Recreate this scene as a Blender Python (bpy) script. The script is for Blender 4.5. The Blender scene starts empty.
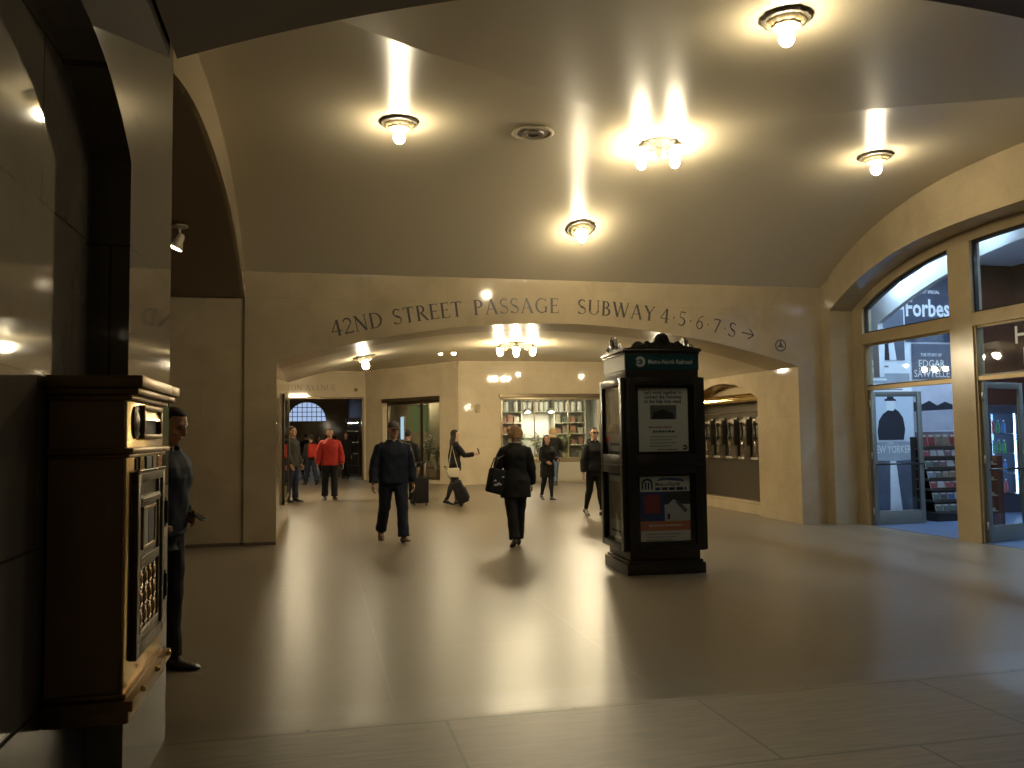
import bpy, bmesh, math, random
from mathutils import Vector, Matrix, Euler
random.seed(7)
SC = bpy.context.scene
COL = SC.collection
PI = math.pi
R = math.radians

# ------------------------------------------------------------------ mesh builder
class MB:
    def __init__(s): s.v = []; s.f = []
    def add(s, vs, fs):
        b = len(s.v); s.v += [tuple(v) for v in vs]; s.f += [tuple(b + i for i in f) for f in fs]
    def box(s, x0, x1, y0, y1, z0, z1, fn=None):
        vs = [(x, y, z) for x in (x0, x1) for y in (y0, y1) for z in (z0, z1)]
        if fn: vs = [fn(Vector(v)) for v in vs]
        s.add(vs, [(0, 1, 3, 2), (4, 6, 7, 5), (0, 4, 5, 1), (2, 3, 7, 6), (0, 2, 6, 4), (1, 5, 7, 3)])
        return s
    def grid(s, fn, nu, nv):
        vs = [fn(i / nu, j / nv) for i in range(nu + 1) for j in range(nv + 1)]
        w = nv + 1
        s.add(vs, [(i * w + j, (i + 1) * w + j, (i + 1) * w + j + 1, i * w + j + 1) for i in range(nu) for j in range(nv)])
        return s
    def tube(s, pts, rad, seg=12, cap=True, flat=1.0, up=None):
        """round bar through pts; rad a number or one per point; flat squashes across the 'up' axis"""
        pts = [Vector(p) for p in pts]; n = len(pts)
        if not hasattr(rad, '__len__'): rad = [rad] * n
        vs = []; ref = None
        for i, p in enumerate(pts):
            t = (pts[min(i + 1, n - 1)] - pts[max(i - 1, 0)])
            t = t.normalized() if t.length > 1e-9 else Vector((0, 0, 1))
            if ref is None:
                ref = Vector(up) if up else (Vector((1, 0, 0)) if abs(t.x) < .9 else Vector((0, 1, 0)))
            a = (ref - t * ref.dot(t)).normalized(); b = t.cross(a); ref = a
            for k in range(seg):
                an = 2 * PI * k / seg
                vs.append(p + a * math.cos(an) * rad[i] * flat + b * math.sin(an) * rad[i])
        fs = []
        for i in range(n - 1):
            for k in range(seg):
                k2 = (k + 1) % seg
                fs.append((i * seg + k, i * seg + k2, (i + 1) * seg + k2, (i + 1) * seg + k))
        if cap:
            fs.append(tuple(range(seg - 1, -1, -1))); fs.append(tuple((n - 1) * seg + k for k in range(seg)))
        s.add(vs, fs); return s
    def lathe(s, prof, seg=24, c=(0, 0, 0), M=None, lobes=0, amp=0):
        vs = []
        for (r, z) in prof:
            for k in range(seg):
                an = 2 * PI * k / seg
                rr = r * (1 + (amp * abs(math.sin(lobes * an / 2)) if lobes else 0))
                p = Vector((rr * math.cos(an), rr * math.sin(an), z))
                if M: p = M @ p
                vs.append(p + Vector(c))
        fs = []
        for i in range(len(prof) - 1):
            for k in range(seg):
                k2 = (k + 1) % seg
                fs.append((i * seg + k, i * seg + k2, (i + 1) * seg + k2, (i + 1) * seg + k))
        fs.append(tuple(range(seg - 1, -1, -1))); fs.append(tuple((len(prof) - 1) * seg + k for k in range(seg)))
        s.add(vs, fs); return s
    def ball(s, c, r, seg=14, rings=8, rot=None):
        if not hasattr(r, '__len__'): r = (r, r, r)
        c = Vector(c); vs = []
        def P(x, y, z):
            q = Vector((x * r[0], y * r[1], z * r[2]))
            return (rot @ q if rot else q) + c
        vs.append(P(0, 0, 1))
        for i in range(1, rings):
            th = PI * i / rings
            for k in range(seg):
                an = 2 * PI * k / seg
                vs.append(P(math.sin(th) * math.cos(an), math.sin(th) * math.sin(an), math.cos(th)))
        vs.append(P(0, 0, -1)); fs = []
        for k in range(seg):
            k2 = (k + 1) % seg
            fs.append((0, 1 + k, 1 + k2))
            for i in range(rings - 2):
                a = 1 + i * seg; fs.append((a + k, a + seg + k, a + seg + k2, a + k2))
            a = 1 + (rings - 2) * seg; fs.append((a + k, len(vs) - 1, a + k2))
        s.add(vs, fs); return s
    def prism(s, poly, fn, d0, d1):
        """poly (u,v) extruded d0..d1; fn(u,v,d)->point"""
        n = len(poly)
        vs = [fn(u, v, d0) for u, v in poly] + [fn(u, v, d1) for u, v in poly]
        s.add(vs, [tuple(range(n - 1, -1, -1)), tuple(range(n, 2 * n))] + [(i, (i + 1) % n, n + (i + 1) % n, n + i) for i in range(n)])
        return s
    def strip(s, sam, axis, d0, d1):
        """solid between two depths; sam = (s, z_bottom, z_top) along a wall"""
        P = (lambda a, z, d: (a, d, z)) if axis == 'x' else (lambda a, z, d: (d, a, z))
        n = len(sam); vs = []
        for (a, zb, zt) in sam: vs += [P(a, zb, d0), P(a, zt, d0), P(a, zb, d1), P(a, zt, d1)]
        fs = []
        for i in range(n - 1):
            a, b = 4 * i, 4 * i + 4
            fs += [(a, b, b + 1, a + 1), (a + 2, a + 3, b + 3, b + 2), (a, a + 2, b + 2, b), (a + 1, b + 1, b + 3, a + 3)]
        e = 4 * (n - 1)
        fs += [(0, 1, 3, 2), (e, e + 2, e + 3, e + 1)]
        s.add(vs, fs); return s
    def mesh(s, bevel=0, smooth=False, fix=True, seg=2):
        me = bpy.data.meshes.new('m'); me.from_pydata(s.v, [], s.f)
        bm = bmesh.new(); bm.from_mesh(me)
        if fix: bmesh.ops.recalc_face_normals(bm, faces=bm.faces)
        if bevel:
            es = [e for e in bm.edges if len(e.link_faces) == 2 and e.calc_face_angle(0) > .6]
            bmesh.ops.bevel(bm, geom=es, offset=bevel, segments=seg, affect='EDGES', clamp_overlap=True, profile=.5)
        bm.to_mesh(me); bm.free()
        if smooth:
            for p in me.polygons: p.use_smooth = True
        return me
    def build(s, name, mat, parent=None, bevel=0, smooth=False, fix=True, auto=None, seg=2):
        me = s.mesh(bevel, smooth or auto is not None, fix, seg)
        return put(name, me, mat, parent, auto)

def put(name, me, mat, parent=None, auto=None):
    me.name = name
    o = bpy.data.objects.new(name, me); COL.objects.link(o)
    if mat: me.materials.append(mat)
    if auto is not None: me.set_sharp_from_angle(angle=R(auto))
    if parent: o.parent = parent
    return o

def tag(o, label=None, cat=None, group=None, kind=None):
    if label: o['label'] = label
    if cat: o['category'] = cat
    if group: o['group'] = group
    if kind: o['kind'] = kind
    return o
def thing(name, label, cat, loc=(0, 0, 0), rz=0, group=None):
    o = bpy.data.objects.new(name, None); COL.objects.link(o)
    o.location = loc; o.rotation_euler = (0, 0, rz); o.empty_display_size = .2
    return tag(o, label, cat, group)
def struct(o): o['kind'] = 'structure'; return o
def dup(root, loc=None, rz=None, label=None):
    r = root.copy(); COL.objects.link(r)
    if loc is not None: r.location = loc
    if rz is not None: r.rotation_euler = (0, 0, rz)
    if label: r['label'] = label
    for ch in list(root.children):
        c = ch.copy(); COL.objects.link(c); c.parent = r
        for g in list(ch.children):
            d = g.copy(); COL.objects.link(d); d.parent = c
    return r

# ------------------------------------------------------------------ materials
MATS = {}
def newmat(name):
    m = bpy.data.materials.new(name); m.use_nodes = True
    nt = m.node_tree; nt.nodes.clear()
    out = nt.nodes.new('ShaderNodeOutputMaterial')
    return m, nt, out
def N(nt, t, **kw):
    n = nt.nodes.new(t)
    for k, v in kw.items():
        if k in n.inputs: n.inputs[k].default_value = v
        else: setattr(n, k, v)
    return n
def mat(name, col, rough=.5, metal=0, spec=.5, var=0, scale=8, bump=0, coat=0, rvar=0):
    if name in MATS: return MATS[name]
    m, nt, out = newmat(name)
    b = N(nt, 'ShaderNodeBsdfPrincipled')
    b.inputs['Base Color'].default_value = (*col, 1); b.inputs['Roughness'].default_value = rough
    b.inputs['Metallic'].default_value = metal; b.inputs['Specular IOR Level'].default_value = spec
    b.inputs['Coat Weight'].default_value = coat
    L = nt.links.new
    tc = N(nt, 'ShaderNodeTexCoord'); nz = N(nt, 'ShaderNodeTexNoise', Scale=scale, Detail=5.0)
    L(tc.outputs['Object'], nz.inputs['Vector'])
    mx = N(nt, 'ShaderNodeMix', data_type='RGBA')
    mx.inputs[6].default_value = (*[c * (1 - var) for c in col], 1)
    mx.inputs[7].default_value = (*[min(1, c * (1 + var)) for c in col], 1)
    L(nz.outputs['Fac'], mx.inputs[0]); L(mx.outputs[2], b.inputs['Base Color'])
    if bump:
        bp = N(nt, 'ShaderNodeBump', Strength=bump, Distance=.01); L(nz.outputs['Fac'], bp.inputs['Height']); L(bp.outputs['Normal'], b.inputs['Normal'])
    if rvar:
        mr = N(nt, 'ShaderNodeMapRange'); mr.inputs['To Min'].default_value = max(0, rough - rvar); mr.inputs['To Max'].default_value = rough + rvar
        L(nz.outputs['Fac'], mr.inputs['Value']); L(mr.outputs['Result'], b.inputs['Roughness'])
    L(b.outputs[0], out.inputs[0]); MATS[name] = m
    return m
def stone(name, c1, c2, cm, rough, bw, bh, mortar=.004, floor=False, offset=.5, vein=2.2, stretch=(1, 1, 1), rvar=.05, shift=(0, 0), mixv=.5, spec=.5):
    m, nt, out = newmat(name); L = nt.links.new
    b = N(nt, 'ShaderNodeBsdfPrincipled', Roughness=rough); b.inputs['Specular IOR Level'].default_value = spec
    g = N(nt, 'ShaderNodeNewGeometry'); sp = N(nt, 'ShaderNodeSeparateXYZ'); L(g.outputs['Position'], sp.inputs[0])
    cb = N(nt, 'ShaderNodeCombineXYZ')
    if floor:
        L(sp.outputs['X'], cb.inputs['X']); L(sp.outputs['Y'], cb.inputs['Y'])
    else:
        ad = N(nt, 'ShaderNodeMath', operation='ADD'); L(sp.outputs['X'], ad.inputs[0]); L(sp.outputs['Y'], ad.inputs[1])
        L(ad.outputs[0], cb.inputs['X']); L(sp.outputs['Z'], cb.inputs['Y'])
    mp = N(nt, 'ShaderNodeMapping'); mp.inputs['Location'].default_value = (shift[0], shift[1], 0); L(cb.outputs[0], mp.inputs[0])
    bk = N(nt, 'ShaderNodeTexBrick', Scale=1.0, offset=offset)
    bk.inputs['Mortar Size'].default_value = mortar; bk.inputs['Mortar Smooth'].default_value = .2
    bk.inputs['Brick Width'].default_value = bw; bk.inputs['Row Height'].default_value = bh
    bk.inputs['Color1'].default_value = (*c1, 1); bk.inputs['Color2'].default_value = (*c2, 1); bk.inputs['Mortar'].default_value = (*cm, 1)
    L(mp.outputs[0], bk.inputs['Vector'])
    ms = N(nt, 'ShaderNodeMapping'); ms.inputs['Scale'].default_value = stretch; L(g.outputs['Position'], ms.inputs[0])
    nz = N(nt, 'ShaderNodeTexNoise', Scale=vein, Detail=8.0, Roughness=.6, Distortion=.4); L(ms.outputs[0], nz.inputs['Vector'])
    mr = N(nt, 'ShaderNodeMapRange'); mr.inputs['To Min'].default_value = 1 - mixv * .6; mr.inputs['To Max'].default_value = 1 + mixv * .6
    mr.inputs['From Min'].default_value = .3; mr.inputs['From Max'].default_value = .7
    L(nz.outputs['Fac'], mr.inputs['Value'])
    mx = N(nt, 'ShaderNodeMix', data_type='RGBA', blend_type='MULTIPLY'); mx.inputs[0].default_value = 1
    L(bk.outputs['Color'], mx.inputs[6]); L(mr.outputs['Result'], mx.inputs[7]); L(mx.outputs[2], b.inputs['Base Color'])
    r2 = N(nt, 'ShaderNodeMapRange'); r2.inputs['To Min'].default_value = max(.02, rough - rvar); r2.inputs['To Max'].default_value = rough + rvar
    L(nz.outputs['Fac'], r2.inputs['Value']); L(r2.outputs['Result'], b.inputs['Roughness'])
    L(b.outputs[0], out.inputs[0]); MATS[name] = m
    return m
def emit(name, col, s):
    if name in MATS: return MATS[name]
    m, nt, out = newmat(name)
    e = N(nt, 'ShaderNodeEmission', Strength=s); e.inputs['Color'].default_value = (*col, 1)
    nt.links.new(e.outputs[0], out.inputs[0]); MATS[name] = m
    return m
def glass(name, tint=(.92, .95, .95), ior=1.5, gr=.02):
    m, nt, out = newmat(name); L = nt.links.new
    t = N(nt, 'ShaderNodeBsdfTransparent'); t.inputs[0].default_value = (*tint, 1)
    g = N(nt, 'ShaderNodeBsdfGlossy', Roughness=gr); f = N(nt, 'ShaderNodeFresnel', IOR=ior)
    gm = N(nt, 'ShaderNodeNewGeometry'); mr = N(nt, 'ShaderNodeMapRange'); mr.inputs['To Min'].default_value = ior; mr.inputs['To Max'].default_value = 1 / ior
    L(gm.outputs['Backfacing'], mr.inputs['Value']); L(mr.outputs['Result'], f.inputs['IOR'])
    mx = N(nt, 'ShaderNodeMixShader'); L(f.outputs[0], mx.inputs[0]); L(t.outputs[0], mx.inputs[1]); L(g.outputs[0], mx.inputs[2])
    L(mx.outputs[0], out.inputs[0]); MATS[name] = m
    return m

WALL = stone('tan_marble', (.34, .272, .175), (.327, .26, .166), (.285, .225, .14), .07, 1.25, .95, .003, vein=1.6, mixv=.22, rvar=.02)
HALLW = stone('pale_hall_marble', (.50, .42, .29), (.48, .40, .275), (.42, .34, .22), .06, 1.6, 1.3, .003, vein=1.4, mixv=.14, rvar=.015)
GREYW = stone('grey_marble', (.145, .127, .102), (.136, .118, .095), (.05, .042, .034), .045, 1.55, .62, .006, vein=1.3, mixv=.3, rvar=.015)
PLAST = mat('gloss_plaster', (.46, .405, .295), .30, var=.015, scale=1.0)
FLOOR = stone('polished_floor', (.168, .138, .096), (.163, .134, .093), (.215, .18, .125), .34, 1.65, 1.65, .005, True, 0, 3.5, mixv=.08, rvar=.03, spec=.27, shift=(-.44, -.03))
BORDER = stone('border_stone', (.14, .114, .08), (.136, .11, .077), (.11, .09, .063), .33, 3.3, 1.3, .004, True, 0, 6, mixv=.3, rvar=.08, shift=(1, .1))
TRAV = stone('travertine_slabs', (.165, .136, .094), (.145, .12, .083), (.075, .06, .042), .42, 1.54, 1.0, .010, True, .5, 3.2, stretch=(1, 9, 1), mixv=.6, rvar=.1, shift=(.06, .07))
BRONZE = mat('bronze_trim', (.26, .18, .085), .3, .85, var=.15, scale=14)
DBRONZE = mat('dark_bronze', (.10, .075, .045), .32, .8, var=.2, scale=10)
BRASS = mat('polished_brass', (.62, .43, .16), .22, 1, var=.12, scale=16, rvar=.08)
BRASSD = mat('aged_brass', (.25, .165, .07), .34, .9, var=.2, scale=12, rvar=.08)
BRASSR = mat('blackened_brass', (.11, .085, .05), .36, .9, var=.35, scale=40, bump=.3)
WOODB = mat('brown_enamel', (.26, .165, .09), .38, .1, var=.15, scale=5)
BLACKM = mat('black_metal', (.018, .017, .016), .3, .3, var=.1)
KIOSKM = mat('kiosk_dark_bronze', (.045, .038, .03), .34, .55, var=.15)
STEEL = mat('brushed_steel', (.52, .49, .43), .3, 1, var=.08, scale=30)
STEELD = mat('dull_steel', (.13, .115, .09), .34, .9, var=.1, scale=20)
CHROME = mat('chrome', (.75, .73, .68), .12, 1)
PLASTIC = mat('black_plastic', (.015, .015, .015), .35)
TEAL = mat('teal_sign_enamel', (.004, .036, .046), .3)
WHITE = mat('white_paper', (.68, .66, .62), .6, var=.03)
PAPERG = mat('grey_paper', (.42, .41, .40), .55, var=.06)
INK = mat('black_ink', (.012, .012, .014), .6)
LETTER = mat('painted_lettering', (.035, .028, .022), .35)
LETTERF = mat('faded_lettering', (.13, .095, .05), .35)
SIGNW = mat('white_sign_paint', (.75, .75, .72), .5)
GREYTXT = mat('grey_ink', (.22, .21, .20), .6)
REDTXT = mat('red_ink', (.30, .07, .05), .6)
BULB = emit('lit_bulb', (1, .85, .57), 300)
BULB2 = emit('lit_bulb_passage', (1, .83, .53), 500)
COOL = emit('cool_downlight', (.48, .70, 1), 950)
COOLA = emit('cool_spot', (.50, .72, 1), 260)
SPOT = emit('lit_spot_face', (1, .86, .62), 14)
STRIPL = emit('cool_strip', (.80, .90, 1), 4)
GLASS = glass('clear_glass'); GLASSD = glass('dusky_glass', (.72, .74, .72))
GILT = mat('gilded_plaster', (.40, .31, .17), .5, .15, var=.3, scale=60, bump=.4)
DGILT = mat('dark_backlit_gilt', (.10, .085, .06), .55, .15, var=.35, scale=70, bump=.5)  # dark gilt of the fittings; on lamp rims it paints in backlit shade
DOORM = mat('grey_green_aluminium', (.16, .17, .15), .4, .5, var=.05)
FRAMEM = stone('storefront_stone', (.30, .235, .14), (.29, .228, .135), (.27, .21, .125), .22, 3, 3, .001, vein=2.0, mixv=.2)
SHOPW = mat('shop_white_plaster', (.72, .74, .76), .6)
SHOPF = mat('shop_floor_blue_lit', (.085, .125, .21), .3, var=.05)  # blue of the cool shop light is put into the floor colour
SHOPD = mat('shop_dark_panel', (.035, .04, .055), .45, var=.2)
CHERRY = mat('cherry_wood', (.055, .018, .010), .4, var=.25, scale=5)
SKIN = mat('skin', (.42, .235, .15), .5, var=.05)
SKIN2 = mat('skin_fair', (.50, .30, .21), .5, var=.05)
SKIN3 = mat('skin_brown', (.22, .115, .07), .5, var=.05)
EYEW = mat('eye', (.03, .02, .015), .2)
LIPS = mat('lips', (.30, .10, .08), .45)

# ------------------------------------------------------------------ lettering
def text_mesh(body, size, align='CENTER', bold=0, width=None):
    cu = bpy.data.curves.new('t', 'FONT'); cu.body = body; cu.size = size; cu.align_x = align; cu.offset = bold
    cu.resolution_u = 2
    ob = bpy.data.objects.new('t', cu); COL.objects.link(ob)
    bpy.context.view_layer.update()
    me = bpy.data.meshes.new_from_object(ob.evaluated_get(bpy.context.evaluated_depsgraph_get()))
    bpy.data.objects.remove(ob); bpy.data.curves.remove(cu)
    if width and len(me.vertices):
        xs = [v.co.x for v in me.vertices]; w = max(xs) - min(xs); k = width / w if w else 1
        for v in me.vertices: v.co.x *= k
    return me
def text(name, body, size, mat_, parent, M, align='CENTER', bold=0, width=None):
    """flat painted lettering; M maps text-plane coordinates (x right, y up) to its parent"""
    me = text_mesh(body, size, align, bold, width); me.transform(M)
    return put(name, me, mat_, parent)
def plane_M(o, ux, uy):
    o, ux, uy = Vector(o), Vector(ux).normalized(), Vector(uy).normalized(); n = ux.cross(uy)
    return Matrix(((ux.x, uy.x, n.x, o.x), (ux.y, uy.y, n.y, o.y), (ux.z, uy.z, n.z, o.z), (0, 0, 0, 1)))

# roman inscription capitals, drawn as strokes in a one-unit-high box: (kind, ...)
T, t_ = .14, .06
def _S(x, y=0, w=.26): return ('l', x - w / 2, y, x + w / 2, y, .035)
GL = {
 '4': (.64, [('l', .44, 1, .02, .31, t_), ('l', 0, .30, .64, .30, .06), ('l', .45, 0, .45, 1, T), _S(.45, .015)]),
 '2': (.58, [('a', .27, .72, .23, .25, 170, -35, .05, .13), ('l', .47, .6, .04, .04, .07), ('l', .02, .045, .58, .045, .09), ('l', .56, .04, .58, .17, .04)]),
 'N': (.82, [('l', .12, 0, .12, 1, t_), ('l', .10, 1, .70, 0, T), ('l', .70, 0, .70, 1, t_), _S(.12, .015, .22), _S(.08, .985, .2), _S(.70, .985, .22)]),
 'D': (.80, [('l', .14, 0, .14, 1, T), ('a', .26, .5, .48, .475, 90, -90, t_, .14), ('l', .1, .98, .28, .98, .045), ('l', .1, .02, .28, .02, .045), _S(.12, .015, .22), _S(.12, .985, .22)]),
 'S': (.54, [('a', .27, .75, .2, .225, 35, 255, .05, .12), ('l', .16, .56, .40, .42, .14), ('a', .26, .26, .22, .235, 60, -150, .12, .05), ('l', .43, .82, .44, .98, .035), ('l', .05, .02, .04, .2, .035)]),
 'T': (.66, [('l', .33, 0, .33, 1, T), ('l', .02, .97, .64, .97, .06), ('l', .03, .97, .01, .82, .04), ('l', .63, .97, .65, .82, .04), _S(.33, .015)]),
 'R': (.70, [('l', .14, 0, .14, 1, T), ('a', .22, .745, .27, .235, 90, -90, t_, .13), ('l', .1, .98, .24, .98, .04), ('l', .14, .51, .26, .51, .045), ('l', .30, .52, .66, .02, .12), _S(.14, .015), _S(.12, .985, .22), _S(.66, .015, .14)]),
 'E': (.58, [('l', .14, 0, .14, 1, T), ('l', .1, .975, .52, .975, .05), ('l', .14, .52, .44, .52, .05), ('l', .1, .025, .56, .025, .05), ('l', .52, .98, .53, .82, .035), ('l', .56, .02, .575, .2, .035), ('l', .44, .6, .44, .44, .035), _S(.12, .015, .2), _S(.12, .985, .2)]),
 'P': (.60, [('l', .14, 0, .14, 1, T), ('a', .22, .73, .29, .25, 90, -90, t_, .14), ('l', .1, .98, .24, .98, .04), ('l', .14, .48, .26, .48, .045), _S(.14, .015), _S(.12, .985, .22)]),
 'A': (.78, [('l', .08, 0, .37, 1, t_), ('l', .37, 1, .68, 0, T), ('l', .18, .34, .58, .34, .045), _S(.08, .015, .2), _S(.69, .015, .22)]),
 'G': (.80, [('a', .42, .5, .34, .47, 45, 325, .06, .13), ('l', .68, .05, .68, .42, .11), _S(.68, .42), ('l', .66, .78, .68, .97, .04)]),
 'U': (.78, [('l', .14, 1, .14, .3, T), ('a', .40, .30, .27, .275, 180, 360, .11, .05), ('l', .67, .3, .67, 1, t_), _S(.14, .985), _S(.67, .985, .22)]),
 'B': (.64, [('l', .14, 0, .14, 1, T), ('a', .22, .76, .24, .22, 90, -90, t_, .12), ('a', .22, .28, .31, .26, 90, -90, t_, .14), ('l', .1, .98, .24, .98, .04), ('l', .14, .535, .26, .535, .045), ('l', .1, .02, .24, .02, .045), _S(.12, .015, .2), _S(.12, .985, .2)]),
 'W': (1.08, [('l', .06, 1, .32, 0, T), ('l', .32, 0, .54, .98, t_), ('l', .50, 1, .76, 0, T), ('l', .76, 0, 1.0, 1, t_), _S(.06, .985, .22), _S(.5, .985, .2), _S(1.0, .985, .18)]),
 'Y': (.72, [('l', .06, 1, .36, .47, T), ('l', .36, .47, .64, 1, t_), ('l', .36, 0, .36, .5, T), _S(.36, .015), _S(.07, .985, .22), _S(.64, .985, .2)]),
 '5': (.54, [('l', .12, .96, .50, .96, .08), ('l', .12, .97, .1, .56, .05), ('a', .22, .30, .26, .27, 115, -140, .06, .13)]),
 '6': (.56, [('a', .27, .30, .22, .27, 0, 360, .12, .08), ('a', .55, .34, .48, .62, 178, 100, .12, .05)]),
 '7': (.54, [('l', .03, .95, .53, .95, .09), ('l', .04, .97, .02, .80, .04), ('l', .50, .93, .20, 0, .10)]),
 'L': (.58, [('l', .14, 0, .14, 1, T), ('l', .1, .025, .55, .025, .05), ('l', .55, .02, .57, .2, .035), _S(.14, .985), _S(.12, .015, .2)]),
 'X': (.76, [('l', .08, 1, .66, 0, T), ('l', .08, 0, .64, 1, t_), _S(.08, .985, .2), _S(.66, .015, .2), _S(.08, .015, .2), _S(.64, .985, .2)]),
 'I': (.30, [('l', .15, 0, .15, 1, T), _S(.15, .015), _S(.15, .985)]),
 'O': (.84, [('a', .42, .5, .34, .47, 0, 360, .13, .06)]),
 'V': (.76, [('l', .08, 1, .38, 0, T), ('l', .38, 0, .68, 1, t_), _S(.08, .985, .22), _S(.68, .985, .2)]),
 '.': (.26, [('l', .13, .40, .13, .52, .11)]),
 '>': (.86, [('l', 0, .5, .84, .5, .075), ('l', .84, .5, .5, .86, .075), ('l', .84, .5, .5, .14, .075)]),
}
def glyph_quads(ch):
    w, st = GL[ch]; q = []
    for k in st:
        if k[0] == 'l':
            _, x0, y0, x1, y1, wd = k
            d = Vector((x1 - x0, y1 - y0)); d.normalize(); n = Vector((-d.y, d.x)) * wd / 2
            q.append([(x0 + n.x, y0 + n.y), (x0 - n.x, y0 - n.y), (x1 - n.x, y1 - n.y), (x1 + n.x, y1 + n.y)])
        else:
            _, cx, cy, rx, ry, a0, a1, w0, w1 = k; m = 16; pr = None
            for i in range(m + 1):
                a = R(a0 + (a1 - a0) * i / m)
                wd = (w0 + (w1 - w0) * abs(math.sin(PI * i / m))) / 2
                c, s = math.cos(a), math.sin(a)
                cu = ((cx + (rx + wd) * c, cy + (ry + wd * .8) * s), (cx + (rx - wd) * c, cy + (ry - wd * .8) * s))
                if pr: q.append([pr[0], pr[1], cu[1], cu[0]])
                pr = cu
    return w, q
def inscription(mb, s, x0, x1, h, place, gap=.09, space=.42):
    ws = [space if c == ' ' else GL[c][0] + gap for c in s]
    k = (x1 - x0) / (sum(ws) - gap)
    x = x0
    for c, w in zip(s, ws):
        if c != ' ':
            _, qs = glyph_quads(c); wg = GL[c][0] * k; cx = x + wg / 2
            for q in qs: mb.add([place(cx, u * k - wg / 2, v * h) for u, v in q], [(0, 1, 2, 3)])
        x += w * k

# ------------------------------------------------------------------ room dimensions (metres; camera stands at x=0, y=0)
XC, XL, XR, YN, YF = 3.83, -1.13, 8.80, 5.05, 13.6
YC = 9.33; ZS, ZC = 4.21, 5.30
OX0, OX1 = -.65, 8.31                       # the inscribed arch
def zA(y): return ZS + (ZC - ZS) * (1 - min(1, abs((y - YC) / (YF - YC))) ** 2.5)
def z_arch(x): return 3.48 - 14.8 + math.sqrt(14.8 ** 2 - (x - XC) ** 2)
def z_right(y): return 3.76 + .80 * (1 - min(1, abs((y - 9.35) / 3.99)) ** 3.0)
def z_left(y): return 3.80 + .97 * (1 - min(1, abs((y - 9.35) / 4.23)) ** 2.3)
def z_near(x): return 3.80 + .87 - 12.6 + math.sqrt(12.6 ** 2 - (x - 3.8) ** 2)
CT = [(0, 0), (.4, 1.0), (.82, 1.75), (1.29, 2.5), (1.72, 3.15), (2.92, 4.2), (4.28, 4.97)]
def crease(dy):
    for (a, ca), (b, cb) in zip(CT, CT[1:]):
        if dy <= b: break
    n = len(CT); i = CT.index((b, cb)) - 1
    def sl(j):
        lo, hi = max(0, j - 1), min(n - 1, j + 1)
        return (CT[hi][1] - CT[lo][1]) / (CT[hi][0] - CT[lo][0])
    h = b - a; t = min(1, max(0, (dy - a) / h)); m0, m1 = sl(i) * h, sl(i + 1) * h
    return (2 * t**3 - 3 * t**2 + 1) * ca + (t**3 - 2 * t**2 + t) * m0 + (-2 * t**3 + 3 * t**2) * cb + (t**3 - t**2) * m1
def lin(a, b, n): return [a + (b - a) * i / n for i in range(n + 1)]

# ------------------------------------------------------------------ the setting
m = MB(); m.box(-9, 16, 5.36, 36, -.2, 0); struct(m.build('floor', FLOOR))
m = MB(); m.box(-1.3, 9.0, 4.98, 5.36, -.2, 0); struct(m.build('floor_border', BORDER))
m = MB(); m.box(-1.3, 9.0, -6, 4.98, -.2, 0); struct(m.build('floor_near', TRAV))
m = MB(); m.box(-12, 16, 36, 62, -.2, 0); struct(m.build('floor_concourse', mat('concourse_floor', (.36, .30, .22), .2, var=.05)))

# vaulted ceiling: barrel running left-right, cut by the web of the near arch
m = MB()
m.grid(lambda u, v: (XL - .05 + (XR - XL + .1) * u, YC + (YF - YC) * v, zA(YC + (YF - YC) * v)), 8, 40)
def cy(u): return 4.28 * u
m.grid(lambda u, v: (XL - .05 + (XC + .27 * (1 - u) - crease(cy(u)) - XL + .05) * v, YC - cy(u), zA(YC - cy(u))), 40, 8)
m.grid(lambda u, v: (XR + .05 - (XR + .05 - (XC + .27 * (1 - u) + crease(cy(u)))) * v, YC - cy(u), zA(YC - cy(u))), 40, 8)
for sg in (-1, 1):
    m.grid(lambda u, v: (XC + .27 * (1 - u) + sg * crease(cy(u)), YN - .02 + (YC - cy(u) - YN + .02) * v, zA(YC - cy(u))), 40, 8)
struct(m.build('ceiling', PLAST, smooth=True, fix=False))

# far wall with the wide inscribed arch
m = MB(); m.box(-7.5, XL, YF + .04, YF + 1.0, 0, 4.9); m.box(XL, OX0, YF, YF + 1.0, 0, 4.9); m.box(OX1, 9.6, YF, YF + 1.0, 0, 4.9)
m.strip([(x, z_arch(x), 4.9) for x in lin(OX0, OX1, 40)], 'x', YF, YF + 1.0)
wf = struct(m.build('wall_far', WALL))
wf.data.materials.append(stone('honed_marble', (.34, .272, .175), (.327, .26, .166), (.285, .225, .14), .38, 1.25, .95, .003, vein=1.6, mixv=.22, rvar=.02))
for p in wf.data.polygons:
    if p.normal.z < -.5: p.material_index = 1
m = MB(); m.box(-7.5, XL - .001, YF + .02, YF + .038, 0, .05); m.box(XL, OX0 - .002, YF - .02, YF - .002, 0, .05)
struct(m.build('baseboard_far', mat('base_joint', (.09, .07, .05), .4)))
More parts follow.
